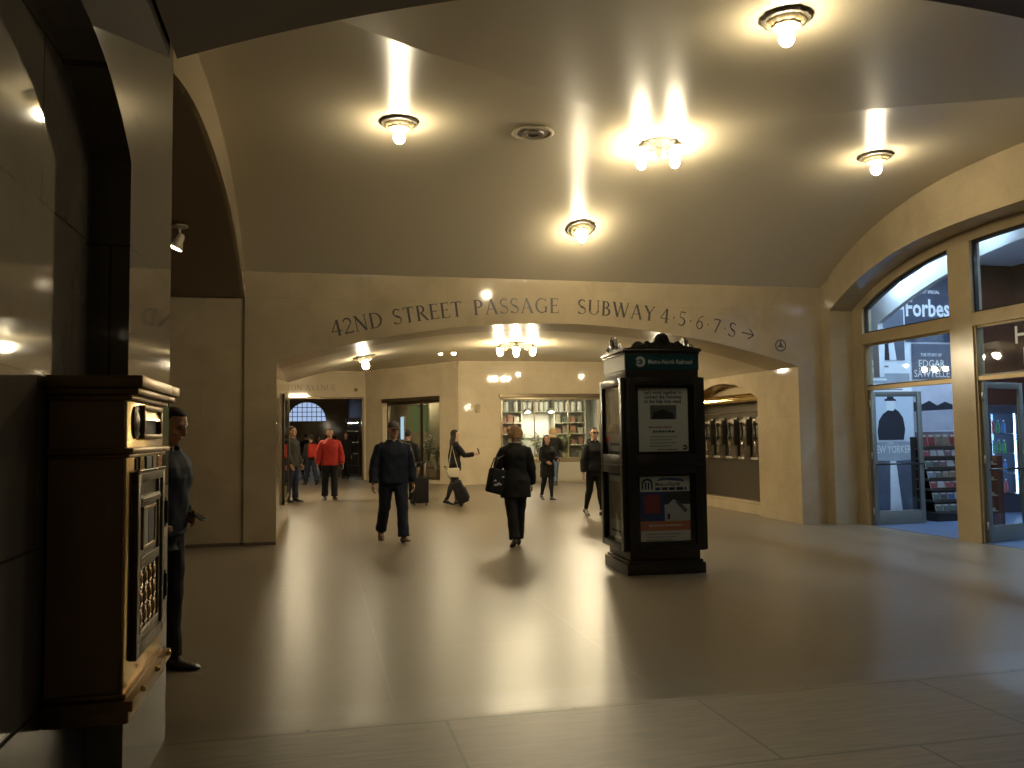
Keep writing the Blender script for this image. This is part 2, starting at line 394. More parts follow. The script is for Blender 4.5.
# left wall with its tall arch, and the side passage behind it
m = MB(); m.strip([(5.10, 0, zA(5.1) + .1), (5.12, 0, zA(5.12) + .1)] + [(y, z_left(y), zA(y) + .12) for y in lin(5.121, YF - .001, 40)], 'y', XL - .05, XL)
struct(m.build('wall_left', WALL))
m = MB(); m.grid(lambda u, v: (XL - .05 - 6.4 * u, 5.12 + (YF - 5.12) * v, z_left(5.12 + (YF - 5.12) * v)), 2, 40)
struct(m.build('ceiling_left', mat('side_vault_shaded_plaster', (.18, .135, .08), .5, var=.06, scale=2), smooth=True))  # plaster darkened: the side passage's shade is put into its colour
m = MB(); m.box(-7.7, -7.5, 5, YF, 0, 5); struct(m.build('wall_left_end', WALL))
m = MB(); m.box(-7.5, XL - .05, 4.92, 5.12, 0, 5); struct(m.build('wall_left_near', WALL))
# right wall with the storefront arch
m = MB(); m.box(XR, 9.27, YN - .4, 5.36, 0, 4.6); m.box(XR, 9.27, 13.34, YF, 0, 4.4)
m.strip([(y, z_right(y), zA(y) + .12) for y in lin(5.36, 13.34, 40)], 'y', XR, 9.27)
m.box(XR, 9.27, 13.34, YF, 4.3, 4.5)
struct(m.build('wall_right', WALL))
# near wall: the arch we look through, and the low vault over the ramp
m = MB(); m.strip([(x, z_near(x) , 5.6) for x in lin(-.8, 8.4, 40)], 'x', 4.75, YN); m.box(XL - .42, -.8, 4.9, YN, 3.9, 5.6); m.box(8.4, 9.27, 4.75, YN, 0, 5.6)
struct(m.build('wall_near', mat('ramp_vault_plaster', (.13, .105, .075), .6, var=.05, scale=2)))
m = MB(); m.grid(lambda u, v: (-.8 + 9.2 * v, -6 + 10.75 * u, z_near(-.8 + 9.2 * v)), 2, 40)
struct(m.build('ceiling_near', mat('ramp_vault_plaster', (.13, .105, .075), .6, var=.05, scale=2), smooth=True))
m = MB(); m.box(8.4, 8.6, -6, 4.75, 0, 4); struct(m.build('wall_ramp_right', GREYW))
m = MB(); m.box(-.8, 8.4, -6.2, -6, 0, 5); struct(m.build('wall_ramp_back', GREYW))
# left ramp wall with the arched recess that holds the mail box
def z_niche(y): return 2.86 + .31 * (1 - min(1, abs((y - 2.95) / 1.05)) ** 2.6)
m = MB(); m.box(-1.55, -.82, 4.0, YN, 0, 3.95); m.box(-1.55, -.82, -6, 1.9, 0, 3.95)
m.strip([(y, z_niche(y), 3.95) for y in lin(1.9, 4.0, 28)], 'y', -1.55, -.82)
m.box(-1.55, -.975, 1.9, 4.0, 0, 3.2)
struct(m.build('wall_ramp_left', GREYW))

m = MB(); m.box(-.976, -.966, 1.9, 3.999, 0, .67); struct(m.build('baseboard_left', mat('shade_darkened_plinth', (.05, .043, .036), .18, var=.2, scale=3), bevel=.003))  # plinth stone darkened to stand in for shade around the mail box
# passage beyond the arch
PY = 18.5
m = MB(); m.grid(lambda u, v: (OX0 + (OX1 - OX0) * v, YF + 1.0 + (PY - YF - 1) * u, z_arch(OX0 + (OX1 - OX0) * v) + .015), 4, 40)
struct(m.build('ceiling_passage', PLAST, smooth=True))
m = MB(); m.strip([(x, z_arch(x) + .02, 4.5) for x in lin(OX0, OX1, 40)], 'x', PY - .2, PY); m.box(-6, OX0, PY - .2, PY, 0, 4.5); m.box(OX1, 16, PY - .2, PY, 0, 4.5)
struct(m.build('wall_passage_end', WALL))
m = MB(); m.box(-1.0, OX0, YF + 1, PY - .2, 0, 3.2); struct(m.build('wall_passage_left', WALL))
NY0, NY1 = 15.08, 18.2
def z_pn(y): return 2.30 + .36 * (1 - abs((y - 16.64) / 1.56) ** 2)
m = MB(); m.box(OX1, 9.0, YF + 1, NY0, 0, 3.2); m.box(OX1, 9.0, NY1, PY - .2, 0, 3.2)
m.strip([(y, z_pn(y), 3.2) for y in lin(NY0, NY1, 24)], 'y', OX1, 9.0); m.box(8.68, 9.0, NY0, NY1, 0, 2.7)
struct(m.build('wall_passage_right', WALL))

# hall behind the passage
HY = 33.0; HZ = 4.15; HA = Vector((4.54, 28.2, 0)); HB = Vector((1.72, 33.0, 0))
m = MB(); m.box(-6, 16, PY, 34, HZ, HZ + .1); struct(m.build('ceiling_hall', PLAST))
m = MB(); m.box(-6, -1.3, HY, HY + .4, 0, HZ); m.box(1.62, 2.2, HY, HY + .4, 0, HZ); m.box(-1.3, 1.62, HY, HY + .4, 3.17, HZ)
struct(m.build('wall_hall_left', HALLW))
hd = (HB - HA).normalized(); hn = Vector((hd.y, -hd.x, 0)) * -1
if hn.y > 0: hn = -hn
def hp(s, d, z): p = HA + hd * s + hn * d; return Vector((p.x, p.y, z))   # along / out of / up the slanting wall
HL = (HB - HA).length
W0, W1 = 1.02, 4.44
m = MB()
for (s0, s1, z0, z1) in ((0, W0, 0, HZ), (W1, HL + .1, 0, HZ), (W0, W1, 2.95, HZ), (W0, W1, 0, .12)):
    m.box(s0, s1, -.35, 0, z0, z1, lambda p: hp(p.x, p.y, p.z))
struct(m.build('wall_hall_corner', HALLW))
V0, V1 = 5.98, 9.55
m = MB(); m.box(4.54, V0, 28.2, 28.6, 0, HZ); m.box(V1, 16, 28.2, 28.6, 0, HZ); m.box(V0, V1, 28.2, 28.6, 3.02, HZ); m.box(V0, V1, 28.2, 28.6, 0, .78)
struct(m.build('wall_hall_back', HALLW))
m = MB(); m.box(-6.2, -6, PY, 34, 0, HZ); struct(m.build('wall_hall_west', HALLW))
m = MB(); m.box(15.8, 16, PY, 28.4, 0, HZ); struct(m.build('wall_hall_east', HALLW))
m = MB()
def cornice(f, s0, s1):
    for (d, z0, z1) in ((.10, HZ - .10, HZ), (.06, HZ - .19, HZ - .10), (.03, HZ - .30, HZ - .19)):
        m.box(s0, s1, 0, d, z0, z1, f)
cornice(lambda p: hp(p.x, p.y, p.z), 0, HL); cornice(lambda p: Vector((p.x, 28.2 - p.y, p.z)), 4.54, 15.8); cornice(lambda p: Vector((p.x, HY - p.y, p.z)), -6, HB.x)
struct(m.build('trim_1', HALLW))
# far concourse seen through the doorway
m = MB(); m.box(-12, -3.4, 58, 58.4, 0, 12); m.box(1.5, 16, 58, 58.4, 0, 12)
def z_w(x): return 2.75 + math.sqrt(max(0, 1 - ((x + .82) / 1.24) ** 2)) * 1.24
m.strip([(x, z_w(x), 12) for x in lin(-2.06, .42, 24)], 'x', 58, 58.4); m.box(-3.4, -2.06, 58, 58.4, 0, 12); m.box(.42, 1.5, 58, 58.4, 0, 12); m.box(-2.06, .42, 58, 58.4, 0, 2.75)
struct(m.build('wall_concourse', WALL))
m = MB(); m.box(-12, 16, 34, 58, 6.5, 6.7); struct(m.build('ceiling_concourse', PLAST))
m = MB(); m.box(1.8, 2.2, 36, 58, 0, 6.5); struct(m.build('wall_concourse_right', CHERRY))
m = MB(); m.box(-12.2, -12, 33, 58, 0, 6.5); struct(m.build('wall_concourse_left', WALL))
m = MB()
for i in range(1, 8): x = -2.06 + i * .31; m.box(x - .02, x + .02, 58.05, 58.1, 2.75, z_w(x))
for z in (3.05, 3.35, 3.65):
    hw = 1.24 * math.sqrt(max(0, 1 - ((z - 2.75) / 1.24) ** 2)); m.box(-.82 - hw, -.82 + hw, 58.05, 58.1, z - .02, z + .02)
w3 = struct(m.build('window_3', DBRONZE))
m = MB(); m.box(-2.1, .46, 58.12, 58.14, 2.7, 4.05); m.build('pane', emit('daylight_pane', (.50, .66, 1), .75), w3)

# ------------------------------------------------------------------ the inscription over the arch
def on_arch(x, u, v):
    b = z_arch(x) + .175; sl = -(x - XC) / 14.8; c, s = math.cos(math.atan(sl)), math.sin(math.atan(sl))
    return (x + u * c - v * s, YF - .003, b + u * s + v * c)
ins = thing('wall_inscription', 'dark painted roman lettering 42ND STREET PASSAGE SUBWAY curving over the wide arch', 'lettering', (XC, YF - .003, 3.6))
def ins_word(wd, x0, x1, gap=.09):
    m = MB(); inscription(m, wd, x0 - XC, x1 - XC, .25, lambda x, u, v: tuple(a - b for a, b in zip(on_arch(x + XC, u, v), (XC, YF - .003, 3.6))), gap)
    m.build('route_letter' if len(wd) == 1 and wd not in '.>' else 'direction_arrow' if wd == '>' else 'separator_dot' if wd == '.' else 'lettering', LETTER, ins, fix=False)
for wd, a, b in (('42ND', .20, .99), ('STREET', 1.16, 2.27), ('PASSAGE', 2.46, 3.90), ('SUBWAY', 4.23, 5.60),
                 ('4', 5.70, 5.86), ('.', 5.92, 5.97), ('5', 6.03, 6.16), ('.', 6.23, 6.28), ('6', 6.36, 6.49), ('.', 6.56, 6.60), ('7', 6.67, 6.80), ('.', 6.87, 6.91), ('S', 6.96, 7.10), ('>', 7.20, 7.44)):
    ins_word(wd, a, b, .10)
rd = thing('wall_roundel', 'small round dark clock-like emblem painted at the right end of the arch', 'emblem', (7.98, YF - .004, 3.16))
m = MB()
for k in range(28):
    a, b = 2 * PI * k / 28, 2 * PI * (k + 1) / 28
    m.add([(r * math.cos(q), 0, r * math.sin(q)) for r, q in ((.088, a), (.108, a), (.108, b), (.088, b))], [(0, 1, 2, 3)])
m.build('ring', LETTER, rd, fix=False)
for an, ln, w in ((90, .085, .022), (-35, .07, .024), (205, .07, .018)):
    m = MB(); d = Vector((math.cos(R(an)), 0, math.sin(R(an)))); n = Vector((-d.z, 0, d.x)) * w
    m.add([-n, n, d * ln + n * .3, d * ln - n * .3], [(0, 1, 2, 3)]); m.build('arm', LETTER, rd, fix=False)
m = MB(); inscription(m, 'LEXINGTON AVENUE', -2.27, .60, .22, lambda x, u, v: (x + u + .8, -.004, v))
lx = thing('avenue_inscription', 'faded LEXINGTON AVENUE lettering above the far left doorway', 'lettering', (-.8, HY, 3.42)); m.build('lettering', LETTERF, lx, fix=False)
m = MB(); m.lathe([(.001, 0), (.07, 0), (.07, .03), (.03, .05), (.001, .05)], 16, M=Matrix.Rotation(PI / 2, 3, 'X'))
tag(m.build('wall_boss', BRONZE, smooth=True), 'small round bronze boss beside the faded avenue lettering', 'boss').location = (1.35, HY, 3.45)

# ------------------------------------------------------------------ ceiling lamps
def lamp_mesh():
    r = thing('ceiling_lamp', 'x', 'lamp')
    m = MB(); m.lathe([(.05, 0), (.205, 0), (.215, -.02), (.20, -.045), (.185, -.05)], 48, lobes=14, amp=.07); m.build('rosette_rim', DGILT, r, auto=40)  # rim coloured dark to stand in for its backlit shade
    m = MB(); m.lathe([(.18, -.035), (.165, -.06), (.14, -.078), (.135, -.082)], 48, lobes=16, amp=.08)
    m.lathe([(.13, -.072), (.115, -.10), (.085, -.115), (.06, -.118)], 40, lobes=10, amp=.10); m.build('petal_bowl', GILT, r, auto=35)
    m = MB(); m.lathe([(.05, -.11), (.05, -.13), (.036, -.14)], 20); m.build('socket', BRASS, r, auto=40)
    m = MB(); m.ball((0, 0, -.20), (.068, .068, .074), 12, 8); m.lathe([(.03, -.13), (.033, -.16)], 12); m.build('bulb', BULB, r, smooth=True)
    return r
def zceil(x, y):
    if y > YC: return zA(y)
    # height where the near web or the barrel is
    c = abs(x - XC); 
    for i in range(200):
        dy = 4.28 * i / 200
        if crease(dy) >= c: break
    return max(zA(y), zA(YC - dy))
L0 = lamp_mesh()
lamps = [(.90, 9.77, 'ceiling lamp bulb under gilded rosette above the left side, bright streak above it'),
         (4.04, 6.62, 'largest ceiling lamp rosette, nearest the viewer at the top of the vault'),
         (7.24, 9.80, 'ceiling lamp rosette on the right side of the vault by the storefront arch'),
         (3.93, 12.42, 'smallest ceiling lamp rosette, just above the inscribed wall')]
for i, (x, y, lb) in enumerate(lamps):
    z = zceil(x, y); o = L0 if i == 0 else dup(L0); o.location = (x, y, z + .012); o['label'] = lb; o['group'] = 'single bulb ceiling lamps'
    sl = (zA(y + .05) - zA(y - .05)) / .1 if y > 9.4 else 0
    o.rotation_euler = (math.atan(sl), 0, 0)
o = dup(L0, (.83, 16.6, z_arch(.83) + .03), label='ceiling lamp under the left side of the passage vault beyond the arch'); o['group'] = 'single bulb ceiling lamps'
o.rotation_euler = (0, -.2, 0)
o = dup(L0, (6.9, 16.6, z_arch(6.9) + .03), label='ceiling lamp under the right side of the passage vault, behind the kiosk'); o['group'] = 'single bulb ceiling lamps'
o.rotation_euler = (0, .2, 0)
o = dup(L0, (3.8, -4, z_near(3.8) + .01), label='added unseen fill lamp on the low ramp vault behind the viewer'); o['group'] = 'single bulb ceiling lamps'  # lamp added out of view to brighten the ramp side and kiosk
for c in o.children:
    if c.name.startswith('bulb'): c.data = c.data.copy(); c.data.materials[0] = emit('dim_fill_bulb', (1, .84, .56), 110)
def hall_lamp():
    r = thing('hall_lamp', 'x', 'lamp')
    m = MB(); m.lathe([(.03, 0), (.13, 0), (.14, -.03), (.06, -.06), (.04, -.08)], 24); m.build('canopy', GILT, r, auto=40)
    m = MB(); m.ball((0, 0, -.14), .065, 12, 8); m.build('bulb', BULB2, r, smooth=True)
    return r
h0 = hall_lamp()
for i, (x, y, lb) in enumerate([(3.36, 24, 'left one of a pair of small round lamps on the far hall ceiling'), (3.74, 24, 'right one of a pair of small round lamps on the far hall ceiling'),
                             (-2.2, 27, 'small round hall ceiling lamp nearest the far doorway'), (7.6, 24, 'small round hall ceiling lamp in front of the display window'), (10.5, 23, 'small round hall ceiling lamp farthest to the east'), (-2.6, 23, 'small round hall ceiling lamp farthest to the west')]):
    o = h0 if i == 0 else dup(h0); o.location = (x, y, HZ); o['label'] = lb; o['group'] = 'hall ceiling lamps'

def chandelier(name, label, loc, n, rad, drop, bulbm, phase=.4, rod=0):
    r = thing(name, label, 'chandelier', loc)
    if rod: m = MB(); m.tube([(0, 0, -.02), (0, 0, rod)], .014, 8); m.lathe([(.01, rod - .03), (.08, rod - .02), (.09, rod), (.01, rod)], 16); m.build('rod', DGILT, r, auto=40)
    m = MB(); m.lathe([(.03, 0), (.17, 0), (.18, -.02), (.12, -.05), (.05, -.07), (.035, -.10), (.05, -.13), (.06, -.16), (.03, -.20), (.004, -.21)], 28, lobes=8, amp=.06); m.build('hub', DGILT, r, auto=40)
    for k in range(n):
        a = 2 * PI * k / n + phase; c, s = math.cos(a), math.sin(a)
        P = lambda q, z: (c * q, s * q, z)
        m = MB(); m.tube([P(.04, -.12), P(rad * .35, -.09), P(rad * .7, -.05), P(rad * .95, -.06), P(rad, -.10)], [.022, .02, .018, .022, .032], 8)
        m.tube([P(rad * .5, -.08), P(rad * .55, -.13), P(rad * .68, -.14), P(rad * .7, -.11)], .008, 6)
        am = m.build('arm', DGILT, r, smooth=True)
        m = MB(); m.lathe([(.02, -.08), (.055, -.10), (.05, -.13), (.035, -.155)], 16, c=P(rad, 0), lobes=6, amp=.1); m.build('socket_cup', DGILT, am, auto=40)
        m = MB(); m.ball(P(rad, -.155 - drop), (.064, .064, .078), 12, 8); m.build('bulb', bulbm, am, smooth=True)
    return r
chandelier('chandelier', 'four-bulb gilded chandelier hanging at the crown of the near vault', (4.17, 9.85, zA(9.85) + .01), 4, .30, .05, BULB, .45)
chandelier('chandelier', 'six-bulb chandelier glowing under the passage vault beyond the inscribed arch', (3.86, 16.6, 3.49), 6, .38, .02, emit('lit_bulb_cluster', (1, .83, .53), 340), .3)
chandelier('chandelier', 'six-bulb chandelier in the far hall hidden above the left end of the arch', (-.98, 24, HZ - .34), 6, .36, .02, BULB2, .2, .34)
chandelier('chandelier', 'six-bulb chandelier in the far hall hidden above the kiosk', (7.2, 22.3, HZ), 6, .36, .02, BULB2, .2)

v = thing('ceiling_speaker', 'round ceiling grille with dark centre left of the near chandelier', 'speaker', (2.52, 9.80, zA(9.80) - .002)); v.scale = (1.2, 1.2, 1.2)
m = MB(); m.lathe([(.20, .0), (.215, -.012), (.20, -.022), (.17, -.018), (.16, -.004)], 40); m.build('ring', mat('pale_ring', (.5, .44, .31), .4), v, auto=50)
m = MB(); m.lathe([(.001, -.006), (.155, -.006), (.155, -.012), (.001, -.012)], 32); m.build('plate', mat('plate_tan', (.33, .27, .17), .5), v, auto=40)
m = MB(); m.lathe([(.11, -.012), (.105, -.03), (.06, -.028), (.05, -.018), (.001, -.018)], 28); m.build('grille', mat('dark_grille', (.075, .05, .035), .5), v, auto=40)

s_ = thing('spotlight', 'small adjustable spotlight on the vault of the dark left side passage', 'spotlight', (-1.83, 11.9, z_left(11.9) + .01), .2)
m = MB(); m.lathe([(.01, 0), (.09, 0), (.09, -.02), (.03, -.035), (.001, -.035)], 20); m.build('canopy', mat('cream_enamel', (.42, .36, .26), .4), s_, auto=40)
m = MB(); m.tube([(0, 0, -.03), (0, 0, -.11)], .016, 10); m.build('stem', MATS['cream_enamel'], s_, smooth=True)
Mt = Matrix.Rotation(R(24), 3, 'Y')
m = MB(); m.lathe([(.03, .06), (.045, .03), (.05, -.02), (.085, -.11), (.078, -.11), (.045, -.03)], 22, c=(0, 0, -.15), M=Mt); m.build('head', MATS['cream_enamel'], s_, auto=40)
m = MB(); m.lathe([(.001, -.100), (.077, -.100), (.077, -.105), (.001, -.107)], 22, c=(0, 0, -.15), M=Mt); m.build('lamp_face', SPOT, s_, smooth=True); s_.scale = (1.25, 1.25, 1.25)

# ------------------------------------------------------------------ kiosk
K = thing('information_kiosk', 'tall square dark bronze information kiosk with posters standing in the hall', 'kiosk', (3.945, 9.765, 0), R(-3))
W = .475
m = MB(); m.box(-W, W, -W, W, 0, .125); m.box(-W + .025, W - .025, -W + .025, W - .025, .125, .16); m.build('plinth', KIOSKM, K, bevel=.008, auto=40)
m = MB(); m.box(-W + .05, W - .05, -W + .05, W - .05, .16, 2.30); m.box(-W + .03, W - .03, -W + .03, W - .03, 2.26, 2.52); m.build('body', KIOSKM, K, bevel=.006, auto=40)
m = MB(); m.box(-W + .06, W - .06, -W + .06, W - .06, 2.5, 2.57); m.box(-W + .015, W - .015, -W + .015, W - .015, 2.555, 2.585); m.box(-W - .005, W + .005, -W - .005, W + .005, 2.585, 2.61); m.build('cornice', KIOSKM, K, bevel=.006, auto=40)
def side(k):
    a = k * PI / 2; c, s = math.cos(a), math.sin(a)
    return lambda u, d, z: Vector((u * c + d * s, u * s - d * c, z))     # u across the face, d out of it
ped = [(-W, 0)]
def pz(u):
    t = abs(u) / W
    if t < .17: return .045 + math.sqrt(max(0, .085 ** 2 - (u) ** 2)) + .065
    base = .012 + .10 * (1 - t) ** 1.25
    if .30 < t < .52: base += .035 * math.sin((t - .30) / .22 * PI)
    return base
ped = [(u, pz(u)) for u in lin(-W, W, 60)]
for k in range(4):
    f = side(k)
    m = MB(); m.prism([(-W, 0)] + ped + [(W, 0)], lambda u, z, d: f(u, d, z + 2.61), W - .05, W - .005); pd = m.build('pediment', KIOSKM, K)
    m = MB()
    Mx = Matrix.Rotation(k * PI / 2, 3, 'Z') @ Matrix.Rotation(PI / 2, 3, 'X')
    m.lathe([(.075, 0), (.075, .012), (.055, .016), (.05, .006), (.03, .006), (.02, .018), (.001, .02)], 24, c=f(0, W - .006, 2.72), M=Mx); m.build('medallion', BLACKM, pd, auto=40)
    for sg in (-1, 1):
        m = MB(); m.tube([f(sg * (W * (.22 + .13 * math.cos(q) * (1 - q / 14)) + .09), W - .004, 2.655 + .03 * math.sin(q) * (1 - q / 14)) for q in lin(0, 11, 30)], .006, 6); m.build('scroll', BLACKM, pd, smooth=True)
    bandm = TEAL if k == 0 else mat('band_steel', (.22, .21, .175), .45, .4)
    m = MB(); m.box(-W + .03, W - .03, W - .05, W - .02, 2.37, 2.555, lambda p: f(p.x, p.y, p.z)); b_ = m.build('sign_band', bandm, K, bevel=.003)
    if k == 0:
        b_['label'] = 'teal sign band with white lettering'
        o = plane_M(f(-.245, W - .018, 2.465), f(1, 0, 0), (0, 0, 1))
        m = MB()
        for q in range(22):
            a0, a1 = R(-150 + 300 * q / 22), R(-150 + 300 * (q + 1) / 22)
            m.add([f(-.27 + r * math.cos(a), W - .018, 2.465 + r * math.sin(a)) for r, a in ((.030, a0), (.062, a0), (.062, a1), (.030, a1))], [(0, 1, 2, 3)])
        m.add([f(-.315 + u, W - .017, 2.455 + z) for u, z in ((0, 0), (.05, 0), (.05, .02), (0, .02))], [(0, 1, 2, 3)])
        m.build('round_logo', mat('dull_white_paint', (.36, .40, .38), .5), b_, fix=False)
        text('lettering', 'Metro-North Railroad', .075, mat('dull_white_paint', (.36, .40, .38), .5), b_, plane_M(f(-.175, W - .018, 2.44), f(1, 0, 0), (0, 0, 1)), 'LEFT', .001, .54)
    # poster case: frame with an upper and a lower window
    m = MB(); fr = lambda p: f(p.x, p.y, p.z)
    for (u0, u1, z0, z1) in ((-.455, -.36, .27, 2.28), (.36, .455, .27, 2.28), (-.36, .36, 2.19, 2.28), (-.36, .36, .27, .345), (-.36, .36, 1.16, 1.38)):
        m.box(u0, u1, W - .05, W + .035, z0, z1, fr)
    m.box(-.455, .455, W + .0355, W + .039, 1.252, 1.264, fr)
    m.box(-.37, .37, W - .05, W - .03, .3, 2.25, fr)
    cs = m.build('poster_case', BLACKM, K, bevel=.004, auto=40)
    for (z0, z1, kind) in ((1.385, 2.185, 0), (.35, 1.155, 1)):
        m = MB(); m.box(-.302, .302, W - .028, W - .024, z0 + .03, z1 - .03, fr)
        po = m.build('poster', WHITE, cs, bevel=0); d = W - .0225
        def tx(nm, body, size, mt, u, z, al='CENTER', bo=0, wd=None):
            text(nm, body, size, mt, po, plane_M(f(u, d, z), f(1, 0, 0), (0, 0, 1)), al, bo, wd)
        def patch(nm, mt, poly, dd=.0):
            mm = MB(); mm.prism(poly, lambda u, z, e: f(u, e, z), d - .001, d + .0005 + dd); mm.build(nm, mt, po)
        def bars(nm, mt, u0, u1, z, h, sd):
            rr = random.Random(sd); mm = MB(); u = u0
            while u < u1:
                w = rr.uniform(.7, 2.6) * h
                mm.add([f(a, d + .0006, b) for a, b in ((u, z), (min(u1, u + w), z), (min(u1, u + w), z + h), (u, z + h))], [(0, 1, 2, 3)]); u += w + h * .45
            mm.build(nm, mt, po, fix=False)
        def rect(u0, u1, a, b): return [(u0, a), (u1, a), (u1, b), (u0, b)]
        if k == 0 and kind == 0:
            for i, ln in enumerate(("Let's work together to", 'connect the homeless', 'to the help they need.')):
                tx('heading', ln, .062, mat('navy_ink', (.02, .025, .05), .6), 0, 2.085 - i * .052, 'CENTER', .0015, .46)
            patch('photograph', mat('photo_grey', (.12, .12, .115), .5, var=.6, scale=14), rect(-.16, .16, 1.79, 1.955))
            patch('photo_figure', INK, [(-.14, 1.795), (.13, 1.795), (.12, 1.86), (.05, 1.88), (.0, 1.91), (-.06, 1.89), (-.12, 1.87)], .0008)
            bars('red_line', REDTXT, -.19, .10, 1.69, .016, 3)
            bars('phone_line', MATS['navy_ink'], -.13, .13, 1.635, .024, 4)
            for i in range(4): bars('small_print', GREYTXT, -.17, .16 - .06 * (i % 2), 1.58 - i * .036, .012, 7 + i)
            bars('small_print', REDTXT, -.08, .16, 1.432, .012, 12)
            mm = MB()
            for q in range(16):
                a0, a1 = R(-150 + 300 * q / 16), R(-150 + 300 * (q + 1) / 16)
                mm.add([f(.255 + r * math.cos(a), d + .0005, 1.46 + r * math.sin(a)) for r, a in ((.012, a0), (.03, a0), (.03, a1), (.012, a1))], [(0, 1, 2, 3)])
            mm.build('round_logo', INK, po, fix=False)
        elif k == 0:
            navy = mat('poster_navy', (.012, .03, .085), .5)
            mm = MB()
            for q in range(12):
                a0, a1 = R(180 * q / 12), R(180 * (q + 1) / 12)
                mm.add([f(-.215 + r * math.cos(a), d + .0005, 1.04 + r * math.sin(a) * .9) for r, a in ((.045, a0), (.07, a0), (.07, a1), (.045, a1))], [(0, 1, 2, 3)])
            for u in (-.285, -.245, -.21, -.17): mm.add([f(u + a, d + .0006, z) for a, z in ((0, .975), (.022, .975), (.022, 1.06), (0, 1.06))], [(0, 1, 2, 3)])
            mm.build('arch_logo', navy, po, fix=False)
            patch('wave_mark', mat('poster_blue', (.05, .13, .28), .5), [(-.1, 1.07), (.0, 1.085), (.12, 1.075), (.24, 1.06), (.22, 1.09), (.1, 1.11), (-.05, 1.11)])
            tx('heading', 'Metro-North', .06, navy, -.12, 1.015, 'LEFT', .0015, .30); bars('heading', navy, -.12, .26, .965, .034, 5)
            patch('blue_panel', mat('poster_royal', (.02, .06, .22), .5), rect(-.302, -.01, .61, .95))
            patch('red_picture', mat('poster_maroon', (.24, .05, .06), .5, var=.5, scale=30), rect(-.26, -.06, .70, .92), .0008)
            patch('photograph', mat('photo_dark', (.05, .05, .055), .5, var=.5, scale=10), rect(-.01, .302, .80, .95))
            patch('snow_slope', mat('photo_snow', (.50, .51, .54), .5, var=.2, scale=9), [(-.01, .61), (.302, .61), (.302, .74), (.2, .80), (.1, .86), (.03, .80), (-.01, .77)], .0008)
            patch('dark_figure', INK, [(.02, .63), (.05, .63), (.055, .69), (.03, .70)], .0012)
            patch('skier', mat('photo_slate', (.10, .12, .17), .5), [(.12, .83), (.15, .85), (.27, .73), (.24, .70)], .0012)
            patch('orange_band', mat('poster_coral', (.55, .17, .09), .5), rect(-.302, .302, .50, .61))
            bars('band_line', WHITE, -.2, .2, .55, .02, 6)
            for i in range(3): bars('small_print', GREYTXT, -.24, .18 - .05 * i, .455 - i * .034, .012, 3 + i)
        else:
            patch('picture', mat(('poster_tan', 'poster_brown', 'poster_olive')[k % 3], ((.42, .33, .22), (.28, .20, .12), (.24, .22, .14))[k % 3], .5, var=.45, scale=6), rect(-.27, .27, z0 + .25, z1 - .1))
            patch('caption_block', GREYTXT, rect(-.22, .22, z0 + .10, z0 + .13))
        m = MB(); m.box(-.362, .362, W + .008, W + .012, z0 - .004, z1 + .004, fr); m.build('glass', GLASS, cs)

# ------------------------------------------------------------------ brass mail box in the recess on the left
B = thing('mail_box', 'tall brown and brass wall mail box in the arched recess at the left edge', 'mail box', (-.972, 3.70, 0))
bx = lambda p: Vector((p.x + .972, p.y - 3.70, p.z))
m = MB(); m.box(-.964, -.707, 3.40, 3.992, .70, 1.80, bx); m.box(-.796, -.707, 3.99, 4.125, .70, 1.80, bx); m.build('case', WOODB, B, bevel=.004, auto=40)
m = MB(); m.box(-.709, -.697, 3.395, 4.13, .70, 1.80, bx); m.build('front_plate', BRASS, B, bevel=.002, auto=40)
def mould(nm, rows, mt):
    m = MB()
    for (z0, z1, d) in rows:
        m.box(-.964, -.697 + d, 3.395 - d * .8, 3.992, z0, z1, bx)
        m.box(-.796, -.697 + d, 3.99, 4.13 + d, z0, z1, bx)
    return m.build(nm, mt, B, bevel=.005, auto=40)
mould('cornice', [(1.77, 1.79, .018), (1.79, 1.815, .045), (1.815, 1.86, .062)], BRASSD)
mould('middle_moulding', [(1.555, 1.57, .012), (1.57, 1.592, .028)], BRASSD)
mould('base_moulding', [(.68, .70, .012), (.64, .68, .04), (.595, .64, .022)], BRASSD)
FX = lambda u, d, z: bx(Vector((-.697 + d, 3.77 + u * 1.14, z)))          # on the brass front: u along, d out
def fbox(m, u0, u1, d0, d1, z0, z1): m.box(u0, u1, d0, d1, z0, z1, lambda p: FX(p.x, p.y, p.z)); return m
m = MB()
for (a, b, c, d) in ((-.14, .20, 1.625, 1.645), (-.14, .20, 1.74, 1.76), (-.14, -.115, 1.645, 1.74), (.175, .20, 1.645, 1.74)): fbox(m, a, b, -.002, .022, c, d)
sl = m.build('letter_slot', BRASSD, B, bevel=.005, auto=40)
m = MB(); fbox(m, -.115, .175, -.004, .003, 1.645, 1.74); m.build('slot_opening', INK, sl)
m = MB(); m.prism([(-.115, 1.70), (.175, 1.70), (.175, 1.74), (-.115, 1.74)], lambda u, z, d: FX(u, d + (1.74 - z) * .3, z), .002, .007); m.build('slot_flap', BRASS, sl)
Mx = Matrix.Rotation(PI / 2, 3, 'Y')
m = MB(); m.lathe([(.001, 0), (.062, 0), (.064, .008), (.05, .014), (.046, .008), (.03, .012), (.001, .016)], 26, c=FX(-.205, 0, 1.69), M=Mx); m.build('emblem', BRASSR, B, auto=40)
m = MB(); fbox(m, -.20, .22, -.002, .006, 1.505, 1.55); m.build('recess_panel', BRASSR, B)
